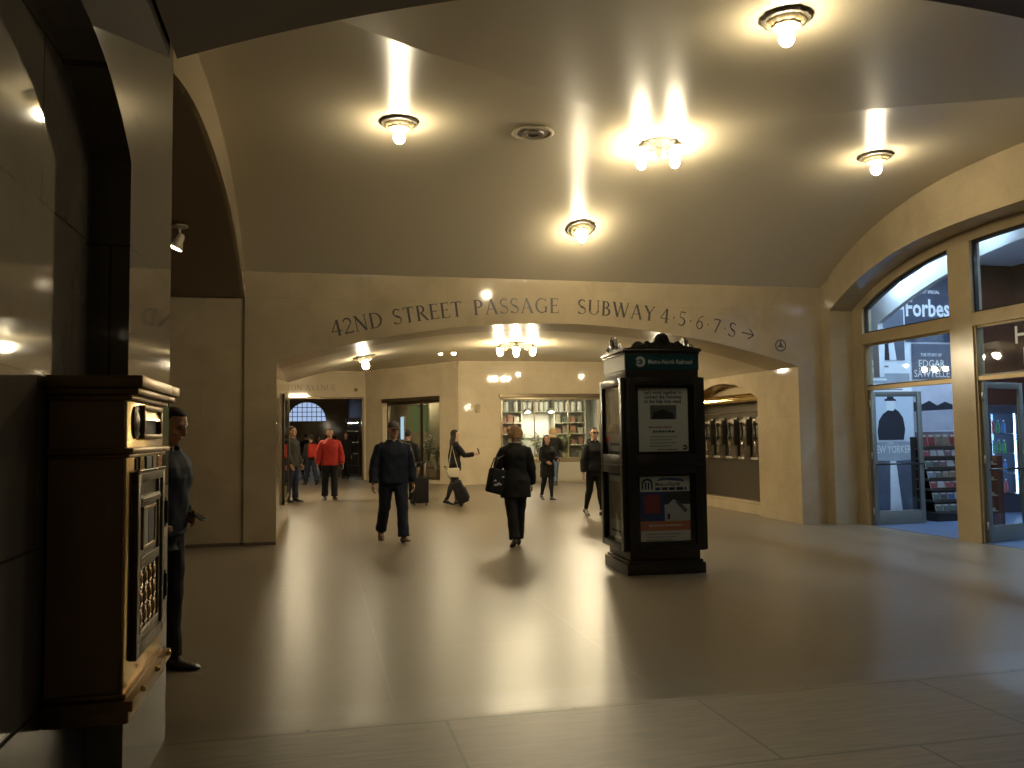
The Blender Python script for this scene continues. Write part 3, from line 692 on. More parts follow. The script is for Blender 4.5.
for (u0, u1, mt, nm) in ((-.17, -.10, BRASS, 'bracket'), (-.06, .03, mat('teal_card', (.05, .10, .10), .5), 'notice_card'), (.06, .12, mat('orange_card', (.33, .16, .05), .5), 'notice_card'), (.15, .19, BRASS, 'bracket')):
    m = MB(); fbox(m, u0, u1, .004, .014, 1.50, 1.555); m.build(nm, mt, B, bevel=.002)
# hinged door: heavy frame, window, cast lower panel
m = MB()
for (a, b, c, d, e) in ((-.25, -.205, .79, 1.50, .026), (.205, .25, .79, 1.50, .026), (-.205, .205, .79, .835, .026), (-.205, .205, 1.455, 1.50, .026), (-.205, -.175, .835, 1.455, .016), (.175, .205, .835, 1.455, .016), (-.175, .175, 1.12, 1.16, .018), (-.175, .175, 1.365, 1.40, .022), (-.175, .175, .835, .865, .018)):
    fbox(m, a, b, -.002, e, c, d)
dr = m.build('door', BRASSR, B, bevel=.004, auto=40)
m = MB(); fbox(m, -.215, .215, -.003, .006, .82, 1.47); m.build('door_panel', mat('door_dark_plate', (.05, .042, .03), .3, .8, var=.3, scale=20), dr)
for q in ((-.25, .25, .02, .030, 1.49, 1.505), (-.17, .17, .02, .026, 1.378, 1.39), (-.16, .16, .012, .02, .868, .885)): m = MB(); fbox(m, *q); m.build('bright_edge', CHROME, dr, bevel=.002)
m = MB(); fbox(m, -.10, .10, .006, .012, 1.20, 1.34); wn = m.build('collection_card', mat('card_grey', (.24, .25, .26), .5), dr)
m = MB(); fbox(m, -.01, .10, .0125, .0135, 1.20, 1.34); m.build('card_shadow_panel', INK, wn)
m = MB(); fbox(m, -.12, .12, .006, .018, 1.185, 1.20); fbox(m, -.12, .12, .006, .018, 1.34, 1.355); fbox(m, -.12, -.10, .006, .018, 1.185, 1.355); fbox(m, .10, .12, .006, .018, 1.185, 1.355); m.build('card_frame', BRASSD, dr, bevel=.003)
m = MB()
for i in range(4):
    for j in range(3):
        u, z = -.12 + .08 * i, .92 + .075 * j
        m.ball(FX(u, .008, z), (.010, .022, .028), 10, 6)
        m.tube([FX(u + .03 * math.cos(q), .009, z + .032 * math.sin(q)) for q in lin(.4, 5.6, 10)], .005, 6)
m.build('cast_ornament', BRASSD, dr, smooth=True)
for z in (.98, 1.30):
    m = MB(); m.tube([FX(.262, .022, z - .05), FX(.262, .022, z + .05)], .016, 12); m.tube([FX(.262, .022, z - .065), FX(.262, .022, z + .065)], .008, 8); fbox(m, .235, .262, .004, .026, z - .045, z + .045); m.build('hinge', BLACKM, B, auto=40)
for u in (-.22, .03, .26):
    m = MB(); m.ball(FX(u, .046, .68), (.012, .012, .012), 10, 6); m.build('stud', BRASS, B, smooth=True)

# ------------------------------------------------------------------ pay telephones in the bronze recess of the passage
PX = 8.675
t = thing('telephone_wall_panel', 'dull metal wall panel with bright rail behind the row of pay telephones', 'panel', (PX, 16.64, 0))
q_ = lambda p: Vector((p.x - PX, p.y - 16.64, p.z))
m = MB(); m.box(PX - .03, PX, NY0 + .01, NY1 - .01, .24, 2.28, q_); m.build('backboard', STEELD, t, bevel=.004)
m = MB(); m.box(PX - .06, PX - .03, NY0 + .02, NY1 - .02, 2.03, 2.05, q_); m.build('rail', CHROME, t, bevel=.004)
m = MB(); m.box(PX - .25, PX, NY0 + .01, NY1 - .01, 0.002, .20, q_); m.box(PX - .2, PX, NY0 + .01, NY1 - .01, .20, .25, q_); m.build('plinth', WALL, t, bevel=.006)
t2 = thing('bronze_canopy', 'polished bronze light canopy above the pay telephones', 'canopy', (PX, 16.64, 2.2))
q2 = lambda p: Vector((p.x - PX, p.y - 16.64, p.z - 2.2))
m = MB(); m.prism([(0, 2.27), (.30, 2.25), (.335, 2.29), (.32, 2.33), (.335, 2.37), (.30, 2.41), (0, 2.42)], lambda u, z, d: q2(Vector((PX - u, d, z))), NY0 + .01, NY1 - .01); m.build('hood', BRASS, t2, auto=30)
m = MB(); m.box(PX - .20, PX - .14, NY0 + .9, NY1 - .1, 2.262, 2.269, q2); m.build('light_tube', STRIPL, t2)
def payphone():
    r = thing('pay_telephone', 'x', 'telephone')
    m = MB(); m.box(-.05, 0, -.12, .12, 1.10, 1.95); m.box(-.13, -.05, -.14, .14, 1.36, 1.90); m.build('housing', STEELD, r, bevel=.012, auto=40)
    for (a, b) in ((1.76, 1.82), (1.50, 1.54)): m = MB(); m.box(-.17, -.13, -.13, -.03, a, b); m.build('cradle', CHROME, r, bevel=.012, auto=40)
    m = MB(); m.tube([(-.20, -.08, 1.84), (-.215, -.08, 1.80), (-.195, -.08, 1.72), (-.195, -.08, 1.60), (-.215, -.08, 1.52), (-.20, -.08, 1.48)], [.03, .038, .022, .022, .038, .03], 12); m.build('handset', PLASTIC, r, smooth=True)
    m = MB(); m.tube([(-.19, -.08, 1.48), (-.19, -.07, 1.32), (-.16, .0, 1.20), (-.10, .08, 1.24), (-.08, .10, 1.40)], .011, 8); m.build('armoured_cord', CHROME, r, smooth=True)
    m = MB()
    for i in range(3):
        for j in range(4): m.box(-.142, -.13, .0 + i * .04, .028 + i * .04, 1.56 + j * .045, 1.588 + j * .045)
    m.build('keypad', CHROME, r, bevel=.003)
    m = MB(); m.box(-.136, -.13, .0, .12, 1.76, 1.86); m.build('instruction_card', mat('phone_card', (.40, .27, .16), .5), r)
    m = MB(); m.box(-.19, -.05, -.13, .13, 1.08, 1.10); m.box(-.19, -.18, -.13, .13, 1.10, 1.13); m.build('coin_tray', STEEL, r, bevel=.005, auto=40)
    return r
p0 = payphone()
for i, y in enumerate((17.72, 17.17, 16.62, 16.08, 15.54)):
    o = p0 if i == 0 else dup(p0); o.location = (PX - .031, y, 0)
    o['label'] = 'silver pay telephone, ' + ('farthest from the bright jamb, first beside the kiosk', 'second from the kiosk in the bronze recess', 'in the middle of the row of five', 'second from the bright marble jamb', 'nearest the bright marble jamb, half hidden')[i]; o['group'] = 'pay telephones in the recess'

# vitrine in the left jamb of the passage
m = MB()
yy0, yy1 = 15.6, 18.0
for (a, b, c, d) in ((yy0, yy0 + .08, .45, 2.42), (yy1 - .08, yy1, .45, 2.42), (yy0, yy1, .45, .53), (yy0, yy1, 2.34, 2.42)): m.box(OX0 - .01, OX0 + .045, a, b, c, d)
w1 = struct(m.build('window_1', DBRONZE, bevel=.006, auto=40))
m = MB(); m.box(OX0 + .002, OX0 + .006, yy0 + .08, yy1 - .08, .53, 2.34); m.build('backing', SHOPD, w1)
m = MB(); m.box(OX0 + .02, OX0 + .025, yy0 + .08, yy1 - .08, .53, 2.34); m.build('pane', GLASS, w1)
m = MB(); m.prism([(yy0 + .2, 1.9), (yy0 + .9, 2.3), (yy0 + .2, 2.3)], lambda u, z, d: (d, u, z), OX0 + .008, OX0 + .011); m.build('poster', PAPERG, w1)

SHM = mat('shelf_cream', (.45, .42, .33), .5)
# ------------------------------------------------------------------ far hall: display window
m = MB()
for (a, b, c, d) in ((V0, V0 + .07, .78, 3.02), (V1 - .07, V1, .78, 3.02), (V0, V1, .78, .86), (V0, V1, 2.84, 2.92)): m.box(a, b, 28.16, 28.26, c, d)
for x in (7.15, 8.35): m.box(x, x + .035, 28.18, 28.24, .86, 2.84)
wd = struct(m.build('window_2', mat('pale_bronze', (.34, .29, .18), .35, .6), bevel=.008, auto=40))
m = MB(); m.box(V0 + .07, V1 - .07, 28.205, 28.211, .86, 2.84); m.build('pane', GLASS, wd)
m = MB(); m.box(V0 - .05, V1 + .05, 28.10, 28.26, 2.92, 3.04); m.build('header', DBRONZE, wd, bevel=.006)
m = MB(); m.box(V0, V1, 28.13, 28.2, .74, .78); m.build('sill', WALL, wd, bevel=.006)
m = MB(); m.box(V0, V1, 28.17, 28.2, .06, .70); struct(m.build('trim_4', SHM, bevel=.004))
m = MB(); m.box(V0 - .3, V1 + .3, 30.3, 30.4, 0, 3.4); struct(m.build('wall_display_back', mat('display_wall', (.42, .42, .36), .6)))
m = MB(); m.box(V0 - .4, V0 - .3, 28.6, 30.4, 0, 3.4); m.box(V1 + .3, V1 + .4, 28.6, 30.4, 0, 3.4); struct(m.build('wall_display_side', mat('display_wall2', (.42, .42, .36), .6)))
m = MB(); m.box(V0 - .4, V1 + .4, 28.6, 30.4, 3.1, 3.2); struct(m.build('ceiling_display', SHOPW))
m = MB(); m.box(V0, V1, 28.62, 30.28, .70, .80); m.box(V0 + .1, V1 - .1, 28.8, 30.2, 0.002, .70)
tag(m.build('display_counter', mat('display_counter_mat', (.40, .37, .28), .5), bevel=.008), 'pale counter inside the far display window', 'counter')
def shelf_unit(x0, x1, label, zs):
    r = thing('display_shelf', label, 'shelf', ((x0 + x1) / 2, 30.0, .8), 0, 'shelving in the far display window')
    f = lambda p: Vector((p.x - (x0 + x1) / 2, p.y - 30.0, p.z - .8))
    for x in (x0, x1 - .03): m = MB(); m.box(x, x + .03, 29.75, 30.28, .802, 2.98, f); m.build('upright', SHM, r, bevel=.003)
    for z in zs: m = MB(); m.box(x0 + .03, x1 - .03, 29.75, 30.28, z, z + .03, f); m.build('shelf_board', SHM, r, bevel=.003)
    return r
shelf_unit(6.06, 7.1, 'cream shelving at the left of the far display window', (1.25, 1.65, 2.05, 2.45))
shelf_unit(8.3, 9.5, 'cream shelving at the right of the far display window', (1.25, 1.65, 2.05, 2.45))
m = MB(); m.box(7.13, 8.27, 29.75, 30.28, 2.45, 2.48); m.box(7.13, 8.27, 30.25, 30.28, 2.48, 2.9)
tag(m.build('bridge_shelf', SHM, bevel=.003), 'long cream shelf bridging the two shelving units under the jars', 'shelf')
rj = random.Random(3); jm = mat('milk_glass', (.70, .68, .58), .3)
m = MB(); m.lathe([(.07, 0), (.085, .01), (.088, .30), (.075, .34), (.055, .36)], 18); jar0 = m.build('glass_jar', jm, auto=40)
m = MB(); m.lathe([(.06, .36), (.062, .385), (.02, .40), (.018, .42), (.001, .425)], 14); m.build('lid', DBRONZE, jar0, auto=40)
jx = [6.19, 6.37, 6.55, 6.92] + [7.22, 7.41, 7.66, 7.86, 8.05] + [8.42, 8.62, 8.86, 9.08, 9.32]
for i, x in enumerate(jx):
    o = jar0 if i == 0 else dup(jar0); o.location = (x, 29.95, 2.482); o.scale = (1, 1, 1)
    n_ = ('first', 'second', 'third', 'fourth', 'fifth', 'sixth', 'seventh', 'eighth', 'ninth', 'tenth', 'eleventh', 'twelfth', 'thirteenth', 'last')[i]
    tag(o, f'tall pale jar on the top display shelf, {n_} from the left end', 'jar', 'tall pale jars on the top display shelf')
k = 0
nth = ('leftmost', 'second from left', 'third from left', 'fourth from left')
for (x0, x1, side_) in ((6.12, 7.04, 'left'), (8.36, 9.44, 'right')):
    for zi, z in enumerate((.802, 1.282, 1.682, 2.082)):
        xs = lin(x0 + .1, x1 - .12, 3)
        for xi, x in enumerate(xs):
            w, h = rj.uniform(.07, .11), rj.uniform(.16, .30); k += 1
            c = rj.choice([(.16, .12, .08), (.05, .045, .04), (.30, .27, .20), (.22, .10, .06), (.10, .12, .08)])
            m = MB(); m.box(-w, w, -.09, .09, 0, h); m.box(-w - .006, w + .006, -.096, .096, h * .82, h + .006)
            b_ = m.build('gift_box', mat(f'box_{c[0]:.2f}', c, .5), bevel=.006); b_.location = (x, 29.95, z)
            tag(b_, f'small lidded box, {nth[xi]} on the {("lowest", "second", "third", "highest")[zi]} level of the {side_} display shelving', 'box', 'boxes on the display shelving')
LEAF = mat('leaf_green', (.12, .16, .055), .5, var=.3, scale=20); LEAF2 = mat('leaf_dark', (.035, .05, .025), .5, var=.3, scale=20)
def plant(name, loc, label, h, r, leafm, n, pot=True, flowers=0, cat='plant', sd=1, grp=None):
    rr = random.Random(sd); t = thing(name, label, cat, loc, 0, grp)
    m = MB(); m.lathe([(.07, 0), (.09, .01), (.115, .16), (.122, .17), (.11, .175), (.10, .16)], 18); m.build('pot', mat('pot_clay', (.26, .22, .16), .5), t, auto=40)
    m = MB(); lf = MB(); fl = MB()
    for i in range(n):
        a, e = rr.uniform(0, 2 * PI), rr.uniform(.2, 1.0)
        tip = Vector((math.cos(a) * r * e, math.sin(a) * r * e, .17 + h * rr.uniform(.45, 1)))
        mid = Vector((tip.x * .35, tip.y * .35, .17 + (tip.z - .17) * .6))
        m.tube([(0, 0, .14), mid, tip], [.007, .005, .003], 5)
        for q in range(5):
            b = mid.lerp(tip, q / 4); d = Vector((rr.uniform(-1, 1), rr.uniform(-1, 1), rr.uniform(-.2, .9))).normalized() * rr.uniform(.07, .14)
            s = d.cross(Vector((0, 0, 1)));  s = (s.normalized() if s.length > .001 else Vector((1, 0, 0))) * .028
            lf.add([b, b + d * .5 + s + Vector((0, 0, .012)), b + d, b + d * .5 - s + Vector((0, 0, .012))], [(0, 1, 2), (0, 2, 3)])
        if i < flowers:
            for q in range(5): fl.ball(tip + Vector((.035 * math.cos(q * 1.256), .035 * math.sin(q * 1.256), .01)), (.03, .03, .016), 8, 5)
    m.build('stem', LEAF2, t); lf.build('foliage', leafm, t, fix=False)
    if flowers: fl.build('flowers', mat('white_petals', (.62, .56, .44), .6), t, smooth=True)
    return t
plant('display_plant', (6.72, 29.1, .802), 'leafy green potted plant at the left of the display counter', .75, .34, LEAF, 40, sd=2)
plant('display_plant', (8.5, 29.1, .802), 'round leafy potted plant at the right of the display counter', .80, .36, LEAF, 46, sd=5)
plant('display_plant', (7.55, 29.3, .802), 'potted plant with pale flowers in the middle of the display counter', .70, .26, LEAF, 24, flowers=14, sd=9)
m = MB(); m.prism([(7.20, 1.55), (8.20, 1.5), (8.20, 2.42), (7.13, 2.42)], lambda u, z, d: (u, d, z), 30.20, 30.24)
tag(m.build('display_board', WHITE, bevel=.003), 'white slanted board on the display back wall under the bridge shelf', 'board')
for x, lb in ((7.2, 'left'), (8.05, 'right')):
    r = thing('display_lamp', f'{lb} dome lamp hanging in the far display window', 'lamp', (x, 29.3, 3.098))
    m = MB(); m.tube([(0, 0, 0), (0, 0, -.52)], .008, 8); m.build('cord', BLACKM, r)
    m = MB(); m.lathe([(.03, -.50), (.16, -.60), (.19, -.66), (.18, -.66), (.15, -.61), (.03, -.52)], 24); m.build('shade', STEEL, r, auto=40)
    m = MB(); m.ball((0, 0, -.64), (.11, .11, .035), 12, 6); m.build('bulb', emit('display_bulb', (1, .88, .66), 190), r, smooth=True)

t = thing('display_fill_tube', 'added unseen fill light tube along the top of the far display window', 'light tube', (7.75, 28.9, 3.06))  # tube added out of sight to brighten the jars
m = MB(); m.box(-1.6, 1.6, -.05, .05, 0, .038); m.build('casing', STEEL, t)
m = MB(); m.box(-1.55, 1.55, -.02, .02, -.02, -.001); m.build('tube', emit('fill_tube_glow', (1, .9, .7), 70), t)
# storefront in the slanting wall
m = MB(); f = lambda p: hp(p.x, p.y, p.z)
for (a, b, c, d) in ((W0, W0 + .06, .12, 2.95), (W1 - .06, W1, .12, 2.95), (W0, W1, .12, .2), (W0, W1, 2.80, 2.95), (2.35, 2.40, .2, 2.8)): m.box(a, b, -.30, -.2, c, d, f)
w4 = struct(m.build('window_4', DBRONZE, bevel=.006, auto=40))
m = MB(); m.box(W0 - .02, W1 + .02, -.1, .05, 2.90, 3.03, f); m.build('header', DBRONZE, w4, bevel=.006)
m = MB(); m.box(W0 + .06, W1 - .06, -.262, -.255, .2, 2.8, f); m.build('pane', GLASS, w4)
m = MB(); m.box(W0 - .2, W1 + 1.7, -1.4, -1.3, 0.002, 3.1, f); m.box(W1 + 1.6, W1 + 1.7, -1.3, -.4, 0.002, 3.1, f); struct(m.build('wall_florist_back', WALL))
m = MB(); m.box(W0 - .2, W1 + 1.7, -1.4, -.36, 3.05, 3.15, f); struct(m.build('ceiling_florist', SHOPW))
t = thing('hanging_banner', 'green banner hanging inside the slanting shop window', 'banner', hp(3.0, -.6, 2.78), math.atan2(hd.y, hd.x))
m = MB(); m.tube([(-.64, 0, 0), (.64, 0, 0)], .015, 8); m.build('rod', BLACKM, t)
m = MB(); m.grid(lambda u, v: (-.62 + 1.24 * u, .015 * math.sin(u * 9), -.0 - .98 * v), 12, 3); bn = m.build('cloth', mat('banner_green', (.20, .30, .15), .6, var=.1), t, smooth=True, fix=False)
t = thing('light_box', 'narrow bluish lit panel inside the slanting shop window', 'light panel', hp(4.0, -.62, 1.95), math.atan2(hd.y, hd.x))
m = MB(); m.box(-.12, .12, -.04, .04, -.45, .45); m.build('casing', STEEL, t, bevel=.004)
m = MB(); m.box(-.10, .10, .041, .045, -.42, .42); m.build('screen', emit('blue_screen', (.55, .8, 1), .9), t)
for i, (s, d, h, r_, nf, lb) in enumerate(((2.55, -.68, 1.0, .27, 16, 'pale flowering plant behind the slanting shop window glass'), (2.05, -.68, .6, .22, 4, 'low leafy plant at the right end of the slanting shop window'),
        (3.1, -.68, .75, .27, 0, 'dark leafy plant left of the pale flowers in the slanting shop window'), (3.65, -.68, .6, .25, 3, 'small plant beside the window bar in the slanting shop window'))):
    p = hp(s, d, .55 if i == 0 else .45); st = MB(); st.box(-.2, .2, -.2, .2, 0.002, p.z - .002); st.box(-.23, .23, -.23, .23, p.z - .04, p.z - .002)
    sb = st.build('plant_stand', WOODB, bevel=.006); sb.location = (p.x, p.y, 0); sb.rotation_euler = (0, 0, math.atan2(hd.y, hd.x)); tag(sb, 'dark square stand under the ' + lb.split(' in the')[0].split(' behind')[0].split(' at the')[0], 'stand')
    plant('shop_plant', p, lb, h, r_, LEAF2 if nf == 0 else LEAF, 40, flowers=nf, sd=20 + i, grp='plants in the slanting shop window')
r = thing('florist_lamp', 'hidden-wire ceiling lamp inside the slanting shop', 'lamp', hp(3.2, -.85, 3.05))
m = MB(); m.lathe([(.05, 0), (.12, -.02), (.10, -.06)], 20); m.build('canopy', STEEL, r, auto=40)
m = MB(); m.ball((0, 0, -.09), .05, 10, 6); m.build('bulb', emit('florist_bulb', (1, .86, .62), 420), r, smooth=True)
m = MB(); Mz = Matrix.Rotation(PI / 2, 3, 'X')
m.lathe([(.001, 0), (.05, 0), (.055, .02), (.02, .035), (.001, .035)], 16, c=(5.20, 28.2, 2.70 - .05), M=Mz)
m.box(5.13, 5.27, 28.12, 28.2, 2.42, 2.68)
tag(m.build('wall_alarm', mat('alarm_tan', (.30, .22, .11), .4), bevel=.006), 'small tan box fixed on the bright hall wall left of the display window', 'alarm box')
# doorway lining
m = MB(); m.box(-1.3, 1.62, HY - .03, HY, 3.10, 3.17); m.box(1.58, 1.64, HY - .03, HY, 0, 3.17); struct(m.build('trim_2', DBRONZE, bevel=.006))
t = thing('lit_show_case', 'tall lit glass show case just past the far doorway', 'show case', (1.45, 39, 0))
m = MB(); m.box(-.3, .3, -.5, .5, .002, .35); m.box(-.3, .3, -.5, .5, 2.3, 2.5); m.build('cabinet', BLACKM, t, bevel=.01)
m = MB(); m.box(-.26, .26, -.46, .46, .35, 2.3); m.build('glass_box', GLASS, t)
for z in (.9, 1.4, 1.9): m = MB(); m.box(-.25, .25, -.45, .45, z, z + .02); m.build('shelf', STEEL, t)
m = MB(); m.box(-.2, .2, -.44, -.40, 2.26, 2.29); m.build('light_tube', emit('case_tube', (1, .93, .75), 50), t)
for x, lb in ((-1.8, 'left'), (.2, 'right')):
    r = thing('concourse_lamp', f'{lb} bright lamp deep in the concourse beyond the doorway', 'lamp', (x, 47, 6.49))
    m = MB(); m.lathe([(.05, 0), (.30, -.05), (.28, -.2)], 20); m.build('canopy', GILT, r, auto=40)
    m = MB(); m.ball((0, 0, -.28), .18, 10, 6); m.build('bulb', emit('concourse_bulb', (1, .82, .55), 40), r, smooth=True)

# ------------------------------------------------------------------ storefront on the right
FXW = 9.27
bays = ((10.95, 13.06), (8.2, 10.5), (5.64, 7.75))
def zg(y): return z_right(y) - .16
m = MB()
for (a, b) in ((13.06, 13.34), (10.5, 10.95), (7.75, 8.2), (5.36, 5.64)): m.strip([(y, 0, z_right(y) + .02) for y in lin(a, b, 4)], 'y', FXW - .02, FXW + .16)
for (a, b) in bays:
    m.box(FXW - .02, FXW + .16, a - .01, b + .01, 3.13, 3.32)
    m.strip([(y, zg(y), z_right(y) + .02) for y in lin(a - .01, b + .01, 16)], 'y', FXW - .02, FXW + .16)
w5 = struct(m.build('window_5', FRAMEM, auto=40))
BR = mat('storefront_bronze', (.28, .21, .11), .4, .5)
for (a, b) in bays:
    m = MB()
    m.box(FXW + .01, FXW + .10, a, b, 2.33, 2.395)
    for (c, d) in ((a, a + .035), (b - .035, b)): m.box(FXW + .0, FXW + .10, c, d, 0, 3.13)
    m.box(FXW + .02, FXW + .08, a, b, 3.095, 3.13); m.build('door_surround', BR, w5, bevel=.004)
    m = MB()
    for (c, d) in ((a, a + .03), (b - .03, b)): m.strip([(y, 3.32, zg(y)) for y in (c, d)], 'y', FXW + .03, FXW + .09)
    m.box(FXW + .03, FXW + .09, a, b, 3.32, 3.35); m.strip([(y, zg(y) - .035, zg(y)) for y in lin(a, b, 16)], 'y', FXW + .03, FXW + .09)
    m.box(FXW + .03, FXW + .09, a, b, 2.395, 2.42); m.build('glazing_frame', BLACKM, w5)
    m = MB(); m.strip([(y, 3.33, zg(y) - .01) for y in lin(a, b, 16)], 'y', FXW + .055, FXW + .062); m.build('upper_pane', GLASS, w5)
    m = MB(); m.box(FXW + .055, FXW + .062, a + .01, b - .01, 2.40, 3.12); m.build('transom_pane', GLASS, w5)
wt = MB()
text('shop_lettering', 'Hudson', .34, SIGNW, w5, plane_M((FXW + .05, 9.83, 2.80), (0, -1, 0), (0, 0, 1)), 'LEFT', .004)
text('shop_lettering', 'News', .34, SIGNW, w5, plane_M((FXW + .05, 9.70, 2.50), (0, -1, 0), (0, 0, 1)), 'LEFT', .004)
def leaf(n, loc, rz, ln=.93):
    o = bpy.data.objects.new(f'door_{n}', None); COL.objects.link(o); o.location = loc; o.rotation_euler = (0, 0, rz); o['kind'] = 'structure'
    m = MB()
    for (a, b, c, d) in ((0, .085, .01, 2.31), (ln - .085, ln, .01, 2.31), (.085, ln - .085, 2.22, 2.31), (.085, ln - .085, .01, .25)): m.box(a, b, -.022, .022, c, d)
    m.build('door_frame', DOORM, o, bevel=.005, auto=40)
    m = MB(); m.box(.08, ln - .08, -.004, .004, .24, 2.23); m.build('pane', GLASS, o)
    m = MB()
    for s in (-1, 1): m.tube([(.04, s * .05, 1.05), (ln - .04, s * .05, 1.05)], .014, 8); [m.tube([(x, s * .02, 1.05), (x, s * .05, 1.05)], .012, 8) for x in (.05, ln - .05)]
    m.build('push_bar', BLACKM, o, smooth=True)
    m = MB()
    for z in (.25, 1.2, 2.1): m.tube([(-.005, 0, z - .06), (-.005, 0, z + .06)], .014, 8)
    m.build('hinge', STEEL, o, smooth=True)
    return o
leaf(1, (FXW + .04, 12.99, 0), 0, 1.0); leaf(2, (FXW + .12, 11.03, 0), R(35), .85)
leaf(3, (FXW + .04, 10.435, 0), R(14), .90); leaf(4, (FXW + .12, 8.30, 0), 0, .85)

# shop room
m = MB(); m.box(FXW, 14.2, 5, 15.1, .001, .006); struct(m.build('floor_shop', SHOPF))
m = MB(); m.box(9.27, 14.4, 15.1, 15.3, 0, 5.2); struct(m.build('wall_shop_far', SHOPW))
m = MB(); m.box(14.2, 14.4, 5, 15.1, 0, 5.2); struct(m.build('wall_shop_right', CHERRY))
m = MB(); m.box(9.27, 14.4, 4.8, 5.0, 0, 5.2); struct(m.build('wall_shop_near', SHOPW))
m = MB(); m.box(9.27, 14.4, 5, 15.1, 5.05, 5.2); struct(m.build('ceiling_shop', SHOPW))
def zi(y): return 3.57 + .82 * (1 - min(1, abs((y - 9.35) / 4.1)) ** 2.1)
m = MB(); m.strip([(y, zi(y), 5.06) for y in lin(5.25, 13.45, 36)], 'y', 9.85, 9.95); m.box(9.85, 9.95, 13.45, 13.62, 2.6, 5.06)
struct(m.build('trim_3', SHOPW, auto=30))
m = MB(); m.box(9.45, 9.62, 13.36, 15.1, 0, 5.05); struct(m.build('wall_shop_jamb', CHERRY))
m = MB(); m.box(12.76, 14.2, 14.95, 15.1, 2.0, 5.05); m.box(9.6, 14.2, 14.95, 15.1, 4.95, 5.05); struct(m.build('wall_shop_fascia', CHERRY))
dl = thing('downlight', 'x', 'downlight')
m = MB(); m.lathe([(.075, .0), (.105, 0), (.11, -.012), (.08, -.016), (.075, -.004)], 24); m.build('trim_ring', STEEL, dl, auto=40)
m = MB(); m.lathe([(.001, -.004), (.078, -.004), (.078, -.007), (.001, -.008)], 20); m.build('lens', COOL, dl)
first = True
for i, x in enumerate((11.0, 12.6)):
    for j, y in enumerate((6.6, 8.6, 10.4, 12.2, 13.9)):
        o = dl if first else dup(dl); first = False; o.location = (x, y, 5.048)
        o['label'] = f'recessed cool downlight in the shop ceiling, {("front", "back")[i]} row, {("first", "second", "third", "fourth", "last")[j]} towards the poster wall'; o['group'] = 'recessed lights in the shop ceiling'
for j, y in enumerate((6.2, 7.7, 9.2, 10.7, 11.5, 12.2, 12.8)):
    o = dup(dl); o.location = (9.66, y, zi(y) + .55)
    for c in o.children:
        if c.name.startswith('lens'):
            c.data = c.data.copy(); c.data.materials[0] = COOLA; o['group'] = 'bracket lights over the white shop arch'; o['label'] = f'small cool spotlight over the white arch behind the glass, {("first", "second", "third", "fourth", "fifth", "sixth", "last")[j]} towards the poster wall'
    sb = MB(); sb.tube([(0, 0, 0), (0, 0, .30)], .012, 8); sb.build('stem', STEEL, o)

# posters on the far shop wall
def poster(name, label, x0, x1, z0, z1, base, cat='poster', y=15.09):
    m = MB(); m.box(x0, x1, y - .012, y - .002, z0, z1)
    r = m.build(name, base); tag(r, label, cat, 'large cover posters on the shop wall')
    def shape(nm, mt, pts, d=.001):
        mm = MB(); mm.prism([(x0 + (x1 - x0) * u, z0 + (z1 - z0) * v) for u, v in pts], lambda u, z, e: (u, e, z), y - .013 - d, y - .0125 - d + .001); return mm.build(nm, mt, r)
    def word(body, size, mt, u, v, wd=None, bo=.002):
        return text('lettering', body, size, mt, r, plane_M((x0 + (x1 - x0) * u, y - .0165, z0 + (z1 - z0) * v), (1, 0, 0), (0, 0, 1)), 'CENTER', bo, wd)
    return r, shape, word
PSKY = mat('poster_pale_blue', (.66, .72, .80), .5, var=.05); PDK = mat('poster_black', (.02, .024, .035), .5); PGR = mat('poster_grey', (.36, .38, .42), .5, var=.25, scale=3)
PMID = mat('poster_slate', (.10, .115, .15), .5, var=.3, scale=4); PWH = mat('poster_white', (.84, .85, .86), .5)
_, sh, wd_ = poster('cover_poster', 'pale blue poster of a dark coated figure, behind the open door glass', 10.74, 11.74, 1.42, 2.36, PSKY)
sh('figure', PDK, [(.22, .02), (.80, .02), (.84, .25), (.80, .50), (.70, .64), (.60, .70), (.58, .64), (.46, .66), (.34, .58), (.24, .44), (.20, .2)])
sh('pale_head', PWH, [(.44, .66), (.60, .66), (.63, .80), (.60, .90), (.46, .90), (.42, .80)], .002)
sh('hat', PDK, [(.38, .86), (.66, .86), (.64, .90), (.60, .91), (.59, 1.0), (.45, 1.0), (.44, .91), (.39, .90)], .003)
_, sh, wd_ = poster('cover_poster', 'NEW YORKER cover poster of grey trouser legs on the lower shop wall', 10.74, 11.74, .03, 1.40, PGR)
sh('legs', PMID, [(.02, 0), (.42, 0), (.46, .72), (.05, .74)]); sh('legs', PMID, [(.72, 0), (.98, 0), (.97, .74), (.60, .72)]); sh('pale_panel', PWH, [(.44, 0), (.70, 0), (.60, .72), (.47, .72)], .002)
wd_('NEW YORKER', .21, SIGNW, .5, .84, .92, .004); wd_('THE', .07, SIGNW, .5, .97, None)
_, sh, wd_ = poster('cover_poster', 'white magazine page poster with grey bars, high on the shop wall', 10.74, 11.76, 2.38, 3.04, PWH)
sh('grey_band', PGR, [(.03, .30), (.97, .30), (.97, .62), (.03, .62)]); sh('text_bars', GREYTXT, [(.08, .80), (.50, .80), (.50, .86), (.08, .86)]); sh('text_bars', PWH, [(.08, .40), (.45, .40), (.45, .46), (.08, .46)], .002); sh('text_bars', GREYTXT, [(.08, .10), (.8, .10), (.8, .14), (.08, .14)])
_, sh, wd_ = poster('cover_poster', 'dark poster of a suit jacket with white shirt collar above the white page', 10.74, 11.64, 3.06, 4.1, PMID)
